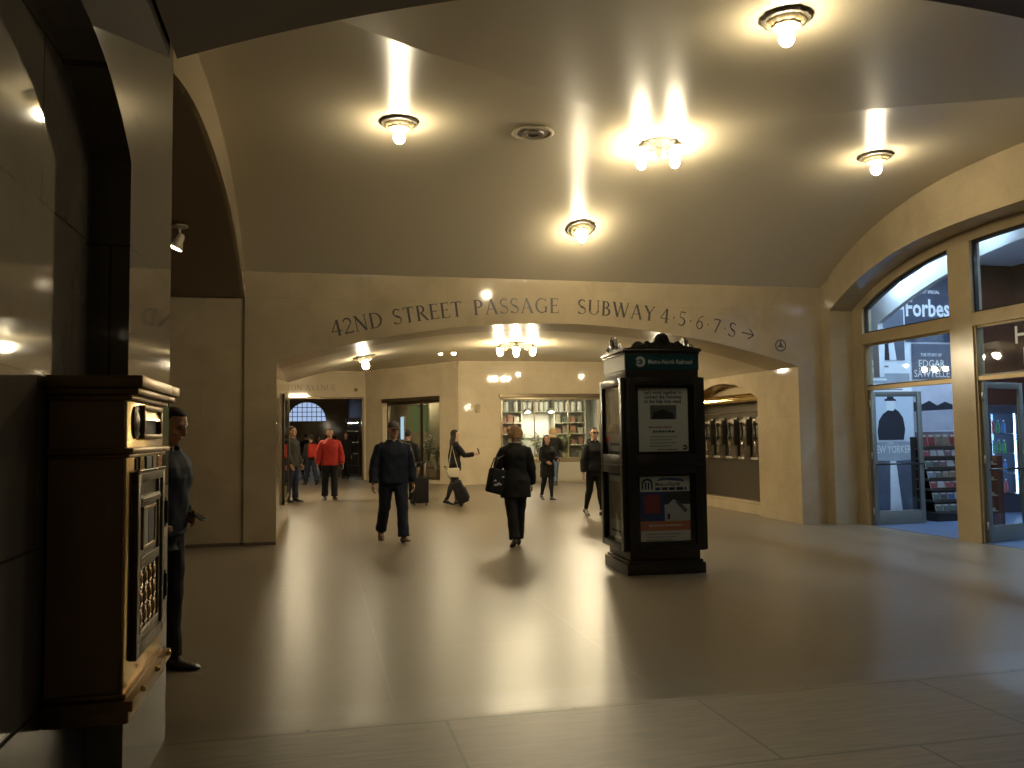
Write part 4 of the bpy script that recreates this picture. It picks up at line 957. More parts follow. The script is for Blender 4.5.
sh('shirt', PWH, [(.30, 0), (.78, 0), (.72, .40), (.62, .62), (.38, .62), (.28, .40)]); sh('tie', PDK, [(.47, 0), (.60, 0), (.58, .40), (.62, .56), (.46, .56), (.50, .40)], .002)
_, sh, wd_ = poster('cover_poster', 'grey misty landscape poster lettered EDGAR SAWTELLE, above the magazine rack', 11.80, 12.72, 1.42, 3.40, mat('poster_mist', (.50, .51, .56), .5, var=.25, scale=2.2))
sh('field', mat('poster_field', (.34, .35, .40), .5, var=.2, scale=5), [(0, .10), (1, .10), (1, .34), (0, .32)]); sh('treeline', PDK, [(0, .30), (1, .32), (1, .37), (.8, .40), (.6, .36), (.4, .41), (.2, .37), (0, .40)], .002); sh('caption_band', PMID, [(0, 0), (1, 0), (1, .09), (0, .09)], .002); sh('title_band', PMID, [(0, .63), (1, .63), (1, 1), (0, 1)], .002)
wd_('THE STORY OF', .09, SIGNW, .5, .87, .5); wd_('EDGAR', .21, SIGNW, .5, .76, .62); wd_('SAWTELLE', .21, SIGNW, .5, .655, .84); wd_('DAVID WROBLEWSKI', .085, SIGNW, .5, .03, .8)
_, sh, wd_ = poster('cover_poster', 'dark Forbes cover poster at the top of the shop wall', 11.68, 12.75, 3.44, 4.92, mat('poster_navy_black', (.035, .045, .075), .5, var=.3, scale=3))
wd_('Forbes', .50, SIGNW, .5, .36, 1.04, .012); wd_('MARKET SPECIAL', .09, SIGNW, .5, .68, .6); sh('portrait', PMID, [(.2, 0), (.85, 0), (.75, .2), (.62, .28), (.42, .28), (.28, .2)], .0005)
_, sh, wd_ = poster('cover_poster', 'white framed winter tree poster above the blue drink coolers', 12.82, 13.32, 2.75, 3.75, PWH, y=14.93)
sh('trees', PGR, [(.08, .06), (.92, .06), (.92, .30), (.7, .42), (.5, .34), (.3, .46), (.08, .36)]); sh('text_bars', GREYTXT, [(.2, .80), (.8, .80), (.8, .83), (.2, .83)])

# magazine rack
t = thing('magazine_rack', 'black tiered magazine rack standing inside the open shop door', 'rack', (11.30, 13.45, .006))
tiers = (.16, .36, .56, .74, .93, 1.12, 1.30)
m = MB(); m.box(-.62, .62, .20, .34, 0, 1.50); m.box(-.62, .62, -.30, .34, 0, .12); m.build('back', BLACKM, t, bevel=.006)
for i, z in enumerate(tiers):
    d = -.30 + i * .055
    m = MB(); m.box(-.62, .62, d, .22, z - .025, z); m.box(-.62, .62, d - .012, d, z - .03, z + .035); m.build('shelf', STEELD, t, bevel=.003)
rm = random.Random(11); mc = 0
pal = [(.14, .03, .03), (.20, .20, .20), (.025, .04, .10), (.12, .09, .06), (.03, .033, .04), (.09, .11, .15), (.09, .045, .055), (.05, .07, .06)]
for i, z in enumerate(tiers):
    for j in range(8):
        c = rm.choice(pal); d = -.285 + i * .055; h = .15 if i < 6 else .26
        m = MB(); m.box(-.066, .066, 0, .014, 0, h); m.box(-.068, .068, -.001, .0, 0, h)
        o = m.build('magazine', mat('magazine_paper', (.55, .54, .50), .5)); mm = MB(); mm.box(-.066, .066, -.003, -.0015, .0, h); mm.build('cover', mat(f'mag_{c[0]:.2f}_{c[2]:.2f}', c, .35, var=.3, scale=25), o)
        mm = MB(); mm.box(-.05, .05, -.005, -.0035, h * .76, h * .92); mm.build('masthead', mat('mast_' + ('w' if sum(c) < .7 else 'k'), (.30, .30, .29) if sum(c) < .7 else (.05, .05, .06), .4), o)
        o.location = (11.30 - .54 + j * .154, 13.45 + d + .014, z + .0075); o.rotation_euler = (R(-16 if i < 6 else -6), 0, 0)
        tag(o, f'magazine on the {("lowest", "second", "third", "fourth", "fifth", "sixth", "top")[i]} tier of the black rack, {("first", "second", "third", "fourth", "fifth", "sixth", "seventh", "last")[j]} from the door side', 'magazine', 'magazines on the black rack')
# drink coolers and a low candy stand behind the right-hand door
CB = emit('cooler_light', (.25, .48, 1), 3.2)
for ci, x in enumerate((12.80, 13.50)):
    t = thing('drinks_cooler', ('left' if ci == 0 else 'right') + ' glass-fronted drinks cooler glowing blue at the back of the shop', 'cooler', (x + .33, 14.55, .006), 0, 'glowing drinks coolers')
    m = MB(); m.box(-.33, .33, .25, .38, 0, 2.1); m.box(-.33, -.29, -.36, .25, 0, 2.1); m.box(.29, .33, -.36, .25, 0, 2.1); m.box(-.29, .29, -.36, .25, 1.95, 2.1); m.box(-.29, .29, -.36, .25, 0, .34); m.build('cabinet', SHOPD, t, bevel=.008)
    m = MB(); m.box(-.285, .285, .235, .248, .36, 1.93); m.build('light_panel', CB, t)
    for s in (-1, 1): m = MB(); m.box(s * .275 - .01, s * .275 + .01, -.33, -.31, .36, 1.93); m.build('light_tube', emit('cooler_tube', (.45, .65, 1), 12), t)
    for z in (.36, .75, 1.14, 1.53): m = MB(); m.box(-.28, .28, -.30, .23, z, z + .012); m.build('shelf', STEEL, t)
    m = MB(); m.box(-.29, .29, -.362, -.352, .34, 1.95); m.build('door_glass', GLASS, t)
m = MB(); m.lathe([(.001, 0), (.033, 0), (.036, .01), (.036, .15), (.03, .18), (.014, .21), (.013, .235)], 14); bt = {}
bc = [mat('bottle_green', (.06, .30, .10), .2), mat('bottle_blue', (.08, .18, .45), .2), mat('bottle_clear', (.42, .50, .56), .15), mat('bottle_red', (.40, .07, .05), .2)]
capm = MB(); capm.lathe([(.001, .262), (.015, .262), (.016, .236), (.001, .236)], 12)
for k, b in enumerate(bc):
    o = m.build('drink_bottle', b, auto=40); capm.build('cap', SIGNW, o, auto=40); bt[k] = [o, False]
nn = ('first', 'second', 'third', 'last')
for ci, x in enumerate((12.80, 13.50)):
    for zi_, z in enumerate((.378, .768, 1.158, 1.548)):
        for j in range(4):
            k = (j + zi_ * 2 + ci) % 4 if zi_ != 2 else 0
            o, used = bt[k]
            if used: o = dup(o)
            bt[k][1] = True
            o.location = (x + .33 - .195 + j * .13, 14.42, z + .002)
            tag(o, f'{("green", "blue", "clear", "red")[k]} drink bottle, {nn[j]} on the {("lowest", "second", "third", "top")[zi_]} shelf of the {("left", "right")[ci]} cooler', 'bottle', 'bottles in the drinks coolers')
t = thing('candy_stand', 'narrow dark candy stand with silver trays behind the right-hand door', 'stand', (10.72, 11.84, .006))
m = MB(); m.box(-.05, .05, -.14, .14, 0, 1.2); m.build('body', CHERRY, t, bevel=.01)
for z in (.3, .55, .8, 1.05): m = MB(); m.box(-.12, -.05, -.12, .12, z, z + .02); m.box(-.125, -.115, -.12, .12, z, z + .06); m.build('tray', STEEL, t, bevel=.003)

# ------------------------------------------------------------------ people
def remesh(mb, voxel, smooth=3, wr=0, seed=0):
    me = mb.mesh(fix=True); ob = bpy.data.objects.new('t', me); COL.objects.link(ob)
    r = ob.modifiers.new('r', 'REMESH'); r.mode = 'VOXEL'; r.voxel_size = voxel; r.use_smooth_shade = True
    s = ob.modifiers.new('s', 'SMOOTH'); s.factor = .5; s.iterations = smooth
    bpy.context.view_layer.update()
    o2 = bpy.data.meshes.new_from_object(ob.evaluated_get(bpy.context.evaluated_depsgraph_get()))
    bpy.data.objects.remove(ob); bpy.data.meshes.remove(me)
    if wr:
        ph = random.Random(seed); a, b, c = ph.uniform(0, 6), ph.uniform(0, 6), ph.uniform(0, 6)
        nv = [v.normal.copy() for v in o2.vertices]
        for v, vn in zip(o2.vertices, nv):
            p = v.co.copy()
            v.co = p + vn * wr * (math.sin(p.z * 38 + 2.2 * math.sin(p.x * 17 + a) + 2 * math.sin(p.y * 15 + b)) * .5 + .6 * math.sin(p.z * 21 + p.x * 31 + c + 2 * math.sin(p.y * 24)))
    for p in o2.polygons: p.use_smooth = True
    return o2
def cmat(name, c, rough=.75): return mat('cloth_' + name, c, rough, var=.12, scale=30, spec=.25)

def person(label, x, y, H, rz, legs=((0, 0, 0), (0, 0, 0)), arms=((0, 8, 8), (0, 8, 8)), lean=0, twist=0, head=(0, 0), sex='m', stout=1.0,
           skin=None, voxel=.011, top=None, hem=.88, flare=0.0, collar=True, bottoms=None, tight=1.0, shoe=None, hair=None, hairlen=0, cap=None, hood=False, glasses=False, scarf=None, sock=None, lapel=None, cuffs=True, group=None):
    """legs: (thigh forward, knee bend, toe-off) for left/right; arms: (forward, outward, elbow bend[, inward]) ; body faces local -Y"""
    skin = skin or SKIN; s = H / 1.76; w = (1.0 if sex == 'm' else .90) * stout
    L1, L2, HIP = .435, .43, .93
    D = lambda a, sp=0: Vector((sp, -math.sin(R(a)), -math.cos(R(a)))).normalized()
    J = {}
    for i, sx in enumerate((1, -1)):          # 1: the person's left (local +X)
        a, k, toe = legs[i][:3]; sp = (legs[i][3] if len(legs[i]) > 3 else .02) * sx
        hip = Vector((sx * .088 * w, 0, HIP)); kn = hip + D(a, sp) * L1; an = kn + D(a - k, sp * .5) * L2
        J[i] = (hip, kn, an, a - k, toe)
    foot_low = min(J[i][2].z - .075 - (.11 * max(0, math.sin(R(J[i][4]))) if J[i][4] > 0 else 0) for i in (0, 1))
    dz = -foot_low
    tw = Matrix.Rotation(R(twist), 3, 'Z'); ln = Matrix.Rotation(R(lean), 3, 'X')
    def U(p):
        q = Vector(p) - Vector((0, 0, .95)); return (ln @ (tw @ q)) + Vector((0, 0, .95))
    out = lambda p: (Vector(p) + Vector((0, 0, dz))) * s
    def torso(mb, rows, g=0):
        vs = []; n = 20
        for (z, rx, ry, oy) in rows:
            for k in range(n):
                an = 2 * PI * k / n; ca, sa = math.cos(an), math.sin(an)
                e = .82
                p = (math.copysign(abs(ca) ** e, ca) * (rx * w + g), math.copysign(abs(sa) ** e, sa) * (ry * w ** .7 + g) + oy, z)
                vs.append(out(U(p) if z > .93 else p))
        fs = []
        for i in range(len(rows) - 1):
            for k in range(n): k2 = (k + 1) % n; fs.append((i * n + k, i * n + k2, (i + 1) * n + k2, (i + 1) * n + k))
        fs += [tuple(range(n - 1, -1, -1)), tuple((len(rows) - 1) * n + k for k in range(n))]; mb.add(vs, fs)
    bust = .018 if sex == 'f' else 0
    sh = .182 * w if sex == 'm' else .168 * w
    rows = [(.84, .10, .085, 0), (.90, .155, .11, .0), (.96, .168 if sex == 'm' else .175, .118, .005), (1.04, .150 if sex == 'm' else .145, .105, 0), (1.12, .140 if sex == 'm' else .125, .10, -.003), (1.22, .152 if sex == 'm' else .135, .112 + bust * .6, -.006 - bust * .5), (1.30, .165 if sex == 'm' else .145, .118 + bust, -.006 - bust * .6),
            (1.37, .172 if sex == 'm' else .152, .106, .0), (1.415, .148 if sex == 'm' else .130, .088, .006), (1.45, .108, .068, .010), (1.475, .076, .062, .010), (1.50, .058, .056, .010)]
    # arm joints
    A = {}
    for i, sx in enumerate((1, -1)):
        f, o_, e = arms[i][:3]; inw = arms[i][3] if len(arms[i]) > 3 else 0
        sp_ = Vector((sx * sh, .006, 1.385)); d1 = Vector((sx * math.sin(R(o_)), -math.sin(R(f)) * math.cos(R(o_)), -math.cos(R(f)) * math.cos(R(o_))))
        el = sp_ + d1 * .29
        o2 = o_ * .4 - inw
        d2 = Vector((sx * math.sin(R(o2)), -math.sin(R(f + e)) * math.cos(R(o2)), -math.cos(R(f + e)) * math.cos(R(o2))))
        wr = el + d2 * .25; A[i] = (sp_, el, wr, d2)
    UU = lambda p: out(U(p))
    b = MB(); torso(b, rows, -.006)
    # neck and head
    hz, hx = R(head[0]), R(head[1]); HM = Matrix.Rotation(hz, 3, 'Z') @ Matrix.Rotation(hx, 3, 'X')
    hp_ = Vector((0, .005, 1.52))
    def HD(p): return out(U(hp_ + HM @ (Vector(p))) )
    b.tube([UU((0, .012, 1.44)), UU((0, .008, 1.50)), HD((0, .002, .06))], [.062 * s, .054 * s, .052 * s], 14)
    hr = [(.012, .026, .030, -.052), (.022, .042, .050, -.040), (.045, .055, .066, -.026), (.075, .062, .078, -.016), (.105, .067, .087, -.010), (.135, .071, .094, -.004), (.165, .073, .097, .0), (.195, .070, .092, .003), (.220, .058, .077, .004), (.236, .038, .052, .004), (.243, .014, .02, .004)]
    vs = []; n = 20
    for (z, rx, ry, oy) in hr:
        for k in range(n): an = 2 * PI * k / n; vs.append(HD((rx * math.cos(an), ry * math.sin(an) + oy, z)))
    b.add(vs, [(i * n + k, i * n + (k + 1) % n, (i + 1) * n + (k + 1) % n, (i + 1) * n + k) for i in range(len(hr) - 1) for k in range(n)] + [tuple(range(n - 1, -1, -1)), tuple((len(hr) - 1) * n + k for k in range(n))])
    b.tube([HD((0, -.094, .150)), HD((0, -.108, .122)), HD((0, -.116, .104)), HD((0, -.095, .092))], [.009 * s, .013 * s, .017 * s, .012 * s], 8)
    b.ball(HD((0, -.088, .066)), (.026 * s, .012 * s, .012 * s), 8, 6); b.ball(HD((0, -.072, .028)), (.022 * s, .016 * s, .016 * s), 8, 6)
    for sx in (1, -1):
        b.tube([HD((sx * .072, .004, .155)), HD((sx * .079, .012, .130)), HD((sx * .072, .006, .098))], [.010 * s, .015 * s, .009 * s], 8)
        b.tube([HD((sx * .012, -.090, .158)), HD((sx * .036, -.086, .160)), HD((sx * .055, -.070, .154))], .010 * s, 8)
        b.ball(HD((sx * .045, -.062, .100)), .022 * s, 8, 6)
    for i, sx in enumerate((1, -1)):
        hip, kn, an, sa, toe = J[i]
        b.tube([out(hip + Vector((0, 0, .03))), out(hip.lerp(kn, .35)), out(hip.lerp(kn, .8)), out(kn), out(kn.lerp(an, .28) + Vector((0, .012, 0))), out(kn.lerp(an, .7)), out(an)], [x * s * w ** .5 for x in (.082, .074, .056, .052, .050, .036, .034)], 12)
        fd = Vector((sx * .12, -math.cos(R(-toe * .9)), -math.sin(R(toe * .9)))).normalized()
        b.tube([out(an + Vector((0, 0, .0))), out(an + Vector((0, .0, -.04))), out(an + Vector((0, 0, -.045)) + fd * .10)], [.034 * s, .036 * s, .026 * s], 10)
        sp_, el, wr, d2 = A[i]
        b.tube([UU(sp_ * 1.0 + Vector((-sx * .03, 0, .0))), UU(sp_), UU(sp_.lerp(el, .4)), UU(el), UU(el.lerp(wr, .3)), UU(wr)], [x * s * w ** .5 for x in (.05, .054, .047, .038, .040, .027)], 12)
        # hand: palm, four bent fingers of different length and a thumb from the palm's side
        side = Vector((0, -1, 0)) if abs(d2.y) < .8 else Vector((0, 0, 1))
        side = (side - d2 * side.dot(d2)).normalized(); inn = d2.cross(side) * 1.0
        if inn.x * sx > 0: inn = -inn
        hd_ = wr + d2 * .02
        for k in range(4):
            o_ = (1.5 - k) * .019; r0 = hd_ + side * o_ * .8; kn_ = wr + d2 * (.092 - abs(1 - k) * .005) + side * o_
            L = (.070, .078, .072, .056)[k]
            m1 = kn_ + (d2 * .85 + inn * .5).normalized() * L * .5; tp = m1 + (d2 * .45 + inn * .9).normalized() * L * .5
            b.tube([UU(r0), UU(kn_ - d2 * .03)], [.015 * s, .014 * s], 8); b.tube([UU(kn_ - d2 * .03), UU(kn_), UU(m1), UU(tp)], [.0125 * s, .011 * s, .0095 * s, .0085 * s], 8)
        th0 = wr + d2 * .03 + side * .022
        b.tube([UU(th0), UU(th0 + (side * .75 + d2 * .7).normalized() * .04), UU(th0 + (side * .75 + d2 * .7).normalized() * .04 + (d2 + side * .15 + inn * .35).normalized() * .03)], [.016 * s, .0125 * s, .010 * s], 8)
        J[(i, 'hand')] = UU(wr + d2 * .085 + inn * .012); J[(i, 'wrist')] = UU(wr); J[(i, 'dir')] = d2
    body = put('person', remesh(b, voxel * s, 2), skin)
    tag(body, label, 'person', group)
    body.location = (x, y, 0); body.rotation_euler = (0, 0, rz)
    # trousers
    if bottoms:
        g = MB(); e = .016 * tight
        torso(g, [(.80, .11, .10, 0)] + [(z, rx, ry, oy) for z, rx, ry, oy in rows if z < 1.06], .010)
        for i, sx in enumerate((1, -1)):
            hip, kn, an, sa, toe = J[i]
            g.tube([out(hip + Vector((0, 0, .02))), out(hip.lerp(kn, .35)), out(hip.lerp(kn, .8)), out(kn), out(kn.lerp(an, .30) + Vector((0, .012, 0))), out(kn.lerp(an, .7)), out(kn.lerp(an, .97 if tight > .6 else .92))], [(x_ + e) * s * w ** .5 for x_ in (.090, .086, .071, .066, .062, .060 if tight > .6 else .040, .063 if tight > .6 else .037)], 14)
        put('trousers', remesh(g, voxel * s, 3, .004 * tight, 3), bottoms, body)
    # top garment with sleeves and collar
    if top:
        g = MB(); e = .026
        low = [(hem, .172 + flare, .118 + flare * .7, 0)] if hem < .95 else []
        if hem < .80: low.append((.86, .178 + flare * .35, .122 + flare * .2, 0))
        rr = low + [(z, rx, ry, oy) for z, rx, ry, oy in rows if z > max(hem, .90) + .015 and z < 1.48]
        if sex == 'm': rr = [(z, max(rx, .160) if z < 1.3 else rx, max(ry, .112) if z < 1.3 else ry, oy) for z, rx, ry, oy in rr]
        torso(g, rr, e)
        for i, sx in enumerate((1, -1)):
            sp_, el, wr, d2 = A[i]
            g.tube([UU(sp_ + Vector((-sx * .075, 0, .028))), UU(sp_ + Vector((-sx * .012, 0, .006))), UU(sp_.lerp(el, .4)), UU(el), UU(el.lerp(wr, .4)), UU(el.lerp(wr, .93))], [(x_ + e * .85) * s * w ** .5 for x_ in (.040, .050, .052, .047, .045, .037)], 14)
        if collar:
            for k in range(14):
                a0 = -PI / 2 + .35 + (2 * PI - .7) * k / 13; a1 = -PI / 2 + .35 + (2 * PI - .7) * min(13, k + 1) / 13
                P = lambda a, z, q: UU((math.cos(a) * (.078 + q) * w, math.sin(a) * (.072 + q) + .008, z))
                g.tube([P(a0, 1.462, .0), P(a1, 1.462, .0)], .022 * s, 8); g.tube([P(a0, 1.49, .0), P(a1, 1.49, .0)], .018 * s, 8)
        jk = put('coat' if hem < .80 else 'jacket', remesh(g, voxel * s, 3, .0045, 5), top, body)
        if lapel:
            m = MB()
            for sx in (1, -1): m.tube([UU((sx * .05, -.128 * w ** .7, 1.44)), UU((sx * .035, -.152 * w ** .7, 1.34)), UU((sx * .012, -.155 * w ** .7, 1.18))], [.012 * s, .022 * s, .010 * s], 8, flat=.5)
            m.build('lapel', lapel, jk, smooth=True)
        if hood:
            m = MB()
            m.tube([UU((math.cos(q) * .105, math.sin(q) * .085 + .03, 1.475 + .02 * math.sin(q))) for q in lin(-1.0, PI + 1.0, 16)], [.03 * s + .022 * s * max(0, math.sin(q)) for q in lin(-1.0, PI + 1.0, 16)], 12)
            m.build('hood', hood if hood is not True else top, jk, smooth=True)
    if scarf:
        m = MB(); m.tube([UU((math.cos(q) * .072, math.sin(q) * .066 + .006, 1.49 + .008 * math.sin(3 * q))) for q in lin(0, 2 * PI, 20)], .022 * s, 10); m.build('neck_scarf', scarf, body, smooth=True)
    # shoes
    for i, sx in enumerate((1, -1)):
        hip, kn, an, sa, toe = J[i]; m = MB()
        fd = Vector((sx * .12, -math.cos(R(toe)), -math.sin(R(toe)))).normalized(); upv = Vector((0, -math.sin(R(toe)), math.cos(R(toe)))).normalized(); lat = fd.cross(upv)
        vs = []; n = 14; secs = [(-.072, .022, .040, .0), (-.058, .038, .085, 0), (-.012, .044, .105, 0), (.035, .044, .095, 0), (.09, .048, .062, 0), (.145, .050, .048, 0), (.19, .040, .036, 0), (.215, .016, .018, 0)]
        base = an - upv * .075 if toe <= 0 else an - upv * .075
        for (l, hw, hh, q) in secs:
            for k in range(n):
                a = 2 * PI * k / n; yy = max(-.0, math.sin(a) * hh * .5 + hh * .5)
                vs.append(out(base + fd * l + lat * math.cos(a) * hw * (1.0 if sex == 'm' else .88) + upv * (yy + .001)))
        m.add(vs, [(a * n + k, a * n + (k + 1) % n, (a + 1) * n + (k + 1) % n, (a + 1) * n + k) for a in range(len(secs) - 1) for k in range(n)] + [tuple(range(n - 1, -1, -1)), tuple((len(secs) - 1) * n + k for k in range(n))])
        so = m.build('shoe', shoe or PLASTIC, body, smooth=True)
        if sock or tight < .7:
            m = MB(); m.tube([out(an + Vector((0, 0, .06))), out(an + Vector((0, 0, .015)))], .040 * s, 12); m.build('sock', sock or BLK, so, smooth=True)
    # hair, hat, eyes, mouth
    if hair:
        g = MB(); k_ = 1.0
        vs = []; n = 20; rr = [(.085, .050, .045, .055), (.105, .068, .070, .030), (.135, .077, .088, .018), (.165, .081, .100, .008), (.195, .079, .100, .004), (.222, .068, .086, .004), (.242, .046, .060, .004), (.254, .016, .022, .004)]
        for (z, rx, ry, oy) in rr:
            for k in range(n): an = 2 * PI * k / n; vs.append(HD((rx * math.cos(an), ry * math.sin(an) + oy + (.012 if z < .2 and math.sin(an) < 0 else 0) * 2.2, z)))
        g.add(vs, [(i * n + k, i * n + (k + 1) % n, (i + 1) * n + (k + 1) % n, (i + 1) * n + k) for i in range(len(rr) - 1) for k in range(n)] + [tuple(range(n - 1, -1, -1)), tuple((len(rr) - 1) * n + k for k in range(n))])
        if hairlen == 1:      # bob
            for sx in (-1, -.6, -.2, .2, .6, 1): g.tube([HD((sx * .062, .03, .19)), HD((sx * .084, .038 + .03 * (1 - abs(sx)), .12)), HD((sx * .074, .040 + .035 * (1 - abs(sx)), .050))], [.034 * s, .042 * s, .030 * s], 10)
        if hairlen == 2:      # long
            for sx in (-1, -.6, -.2, .2, .6, 1): g.tube([HD((sx * .060, .02, .20)), HD((sx * .080, .030 + .03 * (1 - abs(sx)), .11)), HD((sx * .086, .050 + .035 * (1 - abs(sx)), -.01)), HD((sx * .07, .075 + .03 * (1 - abs(sx)), -.11)), HD((sx * .05, .085, -.19))], [.032 * s, .038 * s, .038 * s, .032 * s, .016 * s], 10)
        if hairlen == 3:      # pulled back
            g.ball(HD((0, .105, .16)), .034 * s, 10, 7)
        put('hair', remesh(g, .009 * s, 2, .0025, 2), hair, body)
    if cap:
        m = MB(); vs = []; n = 20; rr = [(.165, .082, .106, .0), (.195, .084, .108, .002), (.225, .076, .094, .004), (.248, .052, .066, .004), (.260, .012, .016, .004)]
        m.add([HD((rx * math.cos(2 * PI * k / n), ry * math.sin(2 * PI * k / n) + oy, z)) for (z, rx, ry, oy) in rr for k in range(n)],
              [(i * n + k, i * n + (k + 1) % n, (i + 1) * n + (k + 1) % n, (i + 1) * n + k) for i in range(len(rr) - 1) for k in range(n)] + [tuple(range(n - 1, -1, -1)), tuple((len(rr) - 1) * n + k for k in range(n))])
        cp = m.build('cap', cap, body, smooth=True)
        m = MB(); m.grid(lambda u, v: HD(((u - .5) * .15, -.085 - v * .075 * (1 - (2 * u - 1) ** 2 * .7), .178 - v * .022 - abs(2 * u - 1) ** 2 * .012)), 12, 4)
        m.grid(lambda u, v: HD(((u - .5) * .15, -.085 - v * .075 * (1 - (2 * u - 1) ** 2 * .7), .170 - v * .022 - abs(2 * u - 1) ** 2 * .012)), 12, 4); m.build('peak', cap, cp, smooth=True)
    for sx in (1, -1):
        m = MB(); m.ball(HD((sx * .032, -.084, .136)), (.013 * s, .009 * s, .009 * s), 10, 6); m.build('eye', EYEW, body, smooth=True)
    m = MB(); m.ball(HD((0, -.096, .068)), (.024 * s, .008 * s, .007 * s), 10, 6); m.build('mouth', LIPS, body, smooth=True)
    if glasses:
        m = MB()
        for sx in (1, -1): m.ball(HD((sx * .034, -.098, .138)), (.030 * s, .010 * s, .024 * s), 12, 6); m.tube([HD((sx * .062, -.09, .142)), HD((sx * .080, -.02, .145)), HD((sx * .080, .02, .14))], .004 * s, 6)
        m.tube([HD((-.01, -.104, .142)), HD((.01, -.104, .142))], .004 * s, 6); m.build('sunglasses', PLASTIC, body, smooth=True)
    M4 = Matrix.Translation((x, y, 0)) @ Matrix.Rotation(rz, 4, 'Z')
    info = {'body': body, 'hand': {i: M4 @ J[(i, 'hand')] for i in (0, 1)}, 'UU': lambda p: M4 @ UU(p), 'M': M4}
    return info

NAVY = cmat('navy', (.008, .012, .024)); BLK = cmat('black', (.007, .0067, .0065)); JEAN = cmat('denim', (.013, .018, .034)); DJ = cmat('dark_trouser', (.008, .0085, .012))
BLUEJ = cmat('blue_jeans', (.06, .09, .135)); RED = cmat('red', (.34, .025, .018)); CHAR = cmat('charcoal', (.022, .021, .021)); TANC = cmat('tan', (.36, .26, .15)); OLIVE = cmat('olive', (.035, .033, .026))
BROWNSH = mat('brown_leather', (.13, .062, .028), .5); BLKSH = mat('black_leather', (.014, .013, .012), .35); SOCKW = mat('white_sock', (.55, .53, .48), .7)
HB_ = mat('dark_hair', (.022, .015, .011), .8, var=.3, scale=60); HBR = mat('auburn_hair', (.30, .175, .075), .8, var=.3, scale=50); HBK = mat('black_hair', (.010, .008, .007), .8); HGR = mat('grey_hair', (.10, .09, .08), .8); HTAN = mat('sandy_hair', (.34, .22, .10), .8)

cap_man = person('man in grey cap, navy jacket, jeans and brown shoes walking towards the viewer', 1.12, 13.40, 1.86, R(8), legs=((14, 6, -8), (-12, 22, 30)), arms=((-6, 13, 14), (2, 15, 12)), stout=1.16, head=(10, 3), top=NAVY, hem=.86, bottoms=JEAN, shoe=BROWNSH, hair=HGR, cap=cmat('grey_cap', (.10, .085, .065)), voxel=.010)
woman = person('auburn-haired woman in long black coat walking away, black bag on her shoulder', 2.82, 12.30, 1.75, R(176), legs=((-8, 12, 22, -.07), (7, 3, -4, -.07)), arms=((8, 16, 30), (4, 12, 20)), sex='f', stout=1.22, top=BLK, hem=.70, flare=.012, bottoms=BLK, tight=1.0, shoe=BLKSH, sock=SOCKW, hair=HBR, hairlen=1, scarf=cmat('grey_scarf', (.22, .20, .17)), voxel=.010)
sung = person('woman in black jacket, leggings and dark sunglasses walking past the kiosk', 5.36, 16.30, 1.75, R(14), legs=((11, 4, -4, .0), (-8, 14, 18, .0)), arms=((18, 14, 110, 34), (-6, 14, 10)), sex='f', stout=1.05, skin=SKIN2, top=BLK, hem=.90, bottoms=BLK, tight=.45, shoe=BLKSH, sock=SOCKW, hair=HB_, hairlen=3, glasses=True, hood=BLK, lapel=None, voxel=.010)
small = person('shorter woman with long dark hair and knee-length black coat before the display window', 5.58, 20.72, 1.62, R(12), legs=((10, 6, -4, -.03), (-9, 14, 16, -.03)), arms=((20, 12, 60, 20), (16, 12, 55, 20)), sex='f', stout=1.08, skin=SKIN, top=BLK, hem=.62, flare=.01, bottoms=DJ, tight=.5, shoe=BLKSH, hair=HB_, hairlen=2, voxel=.012)
behind = person('sandy-haired person in dark jacket and blue jeans facing the display window', 7.26, 26.2, 1.84, R(150), legs=((2, 2, 0), (-14, 4, 0)), arms=((30, 10, 60, 15), (25, 10, 60, 15)), top=BLK, hem=.84, bottoms=BLUEJ, shoe=BROWNSH, hair=HTAN, hairlen=1, hood=TANC, voxel=.014)
redman = person('man in bright red jacket and dark trousers walking towards the viewer near the left jamb', .26, 22.9, 1.86, R(4), legs=((5, 4, -2), (-4, 6, 6)), arms=((4, 15, 14), (4, 15, 10)), stout=1.14, skin=SKIN, top=RED, hem=.84, bottoms=DJ, shoe=BLKSH, hair=HB_, head=(-5, 10), voxel=.012)
leftman = person('dark-jacketed man standing half hidden beside the left jamb of the arch', -.68, 22.5, 1.90, R(60), legs=((3, 3, 0), (-4, 2, 0)), arms=((4, 8, 16), (4, 8, 20)), top=OLIVE, hem=.82, bottoms=JEAN, shoe=BLKSH, hair=HB_, voxel=.014)
bagw = person('dark-haired woman holding a phone out and pulling a suitcase by the bright wall', 3.16, 20.2, 1.76, R(100), legs=((6, 4, -4, .0), (-12, 10, 14, .0)), arms=((-8, 12, 14), (38, 8, 58)), sex='f', stout=1.0, skin=SKIN2, top=BLK, hem=.80, bottoms=CHAR, tight=.6, shoe=BLKSH, hair=HB_, hairlen=2, scarf=cmat('tan_scarf', (.30, .22, .13)), voxel=.012)
suit = person('dark-suited person walking away with a trolley case, behind the man in the cap', 2.10, 20.8, 1.78, R(168), legs=((6, 4, 0), (-8, 10, 12)), arms=((4, 9, 10), (-4, 10, 8)), top=BLK, hem=.78, bottoms=BLK, shoe=BLKSH, hair=HBK, skin=SKIN, voxel=.014)
packp = person('person in dark clothes walking away carrying a bright red backpack, near the far doorway', -.30, 30.6, 1.74, R(205), legs=((16, 6, 0), (-14, 14, 18)), arms=((6, 9, 20), (4, 9, 14)), top=CHAR, hem=.86, bottoms=JEAN, shoe=BLKSH, hair=HB_, voxel=.016)
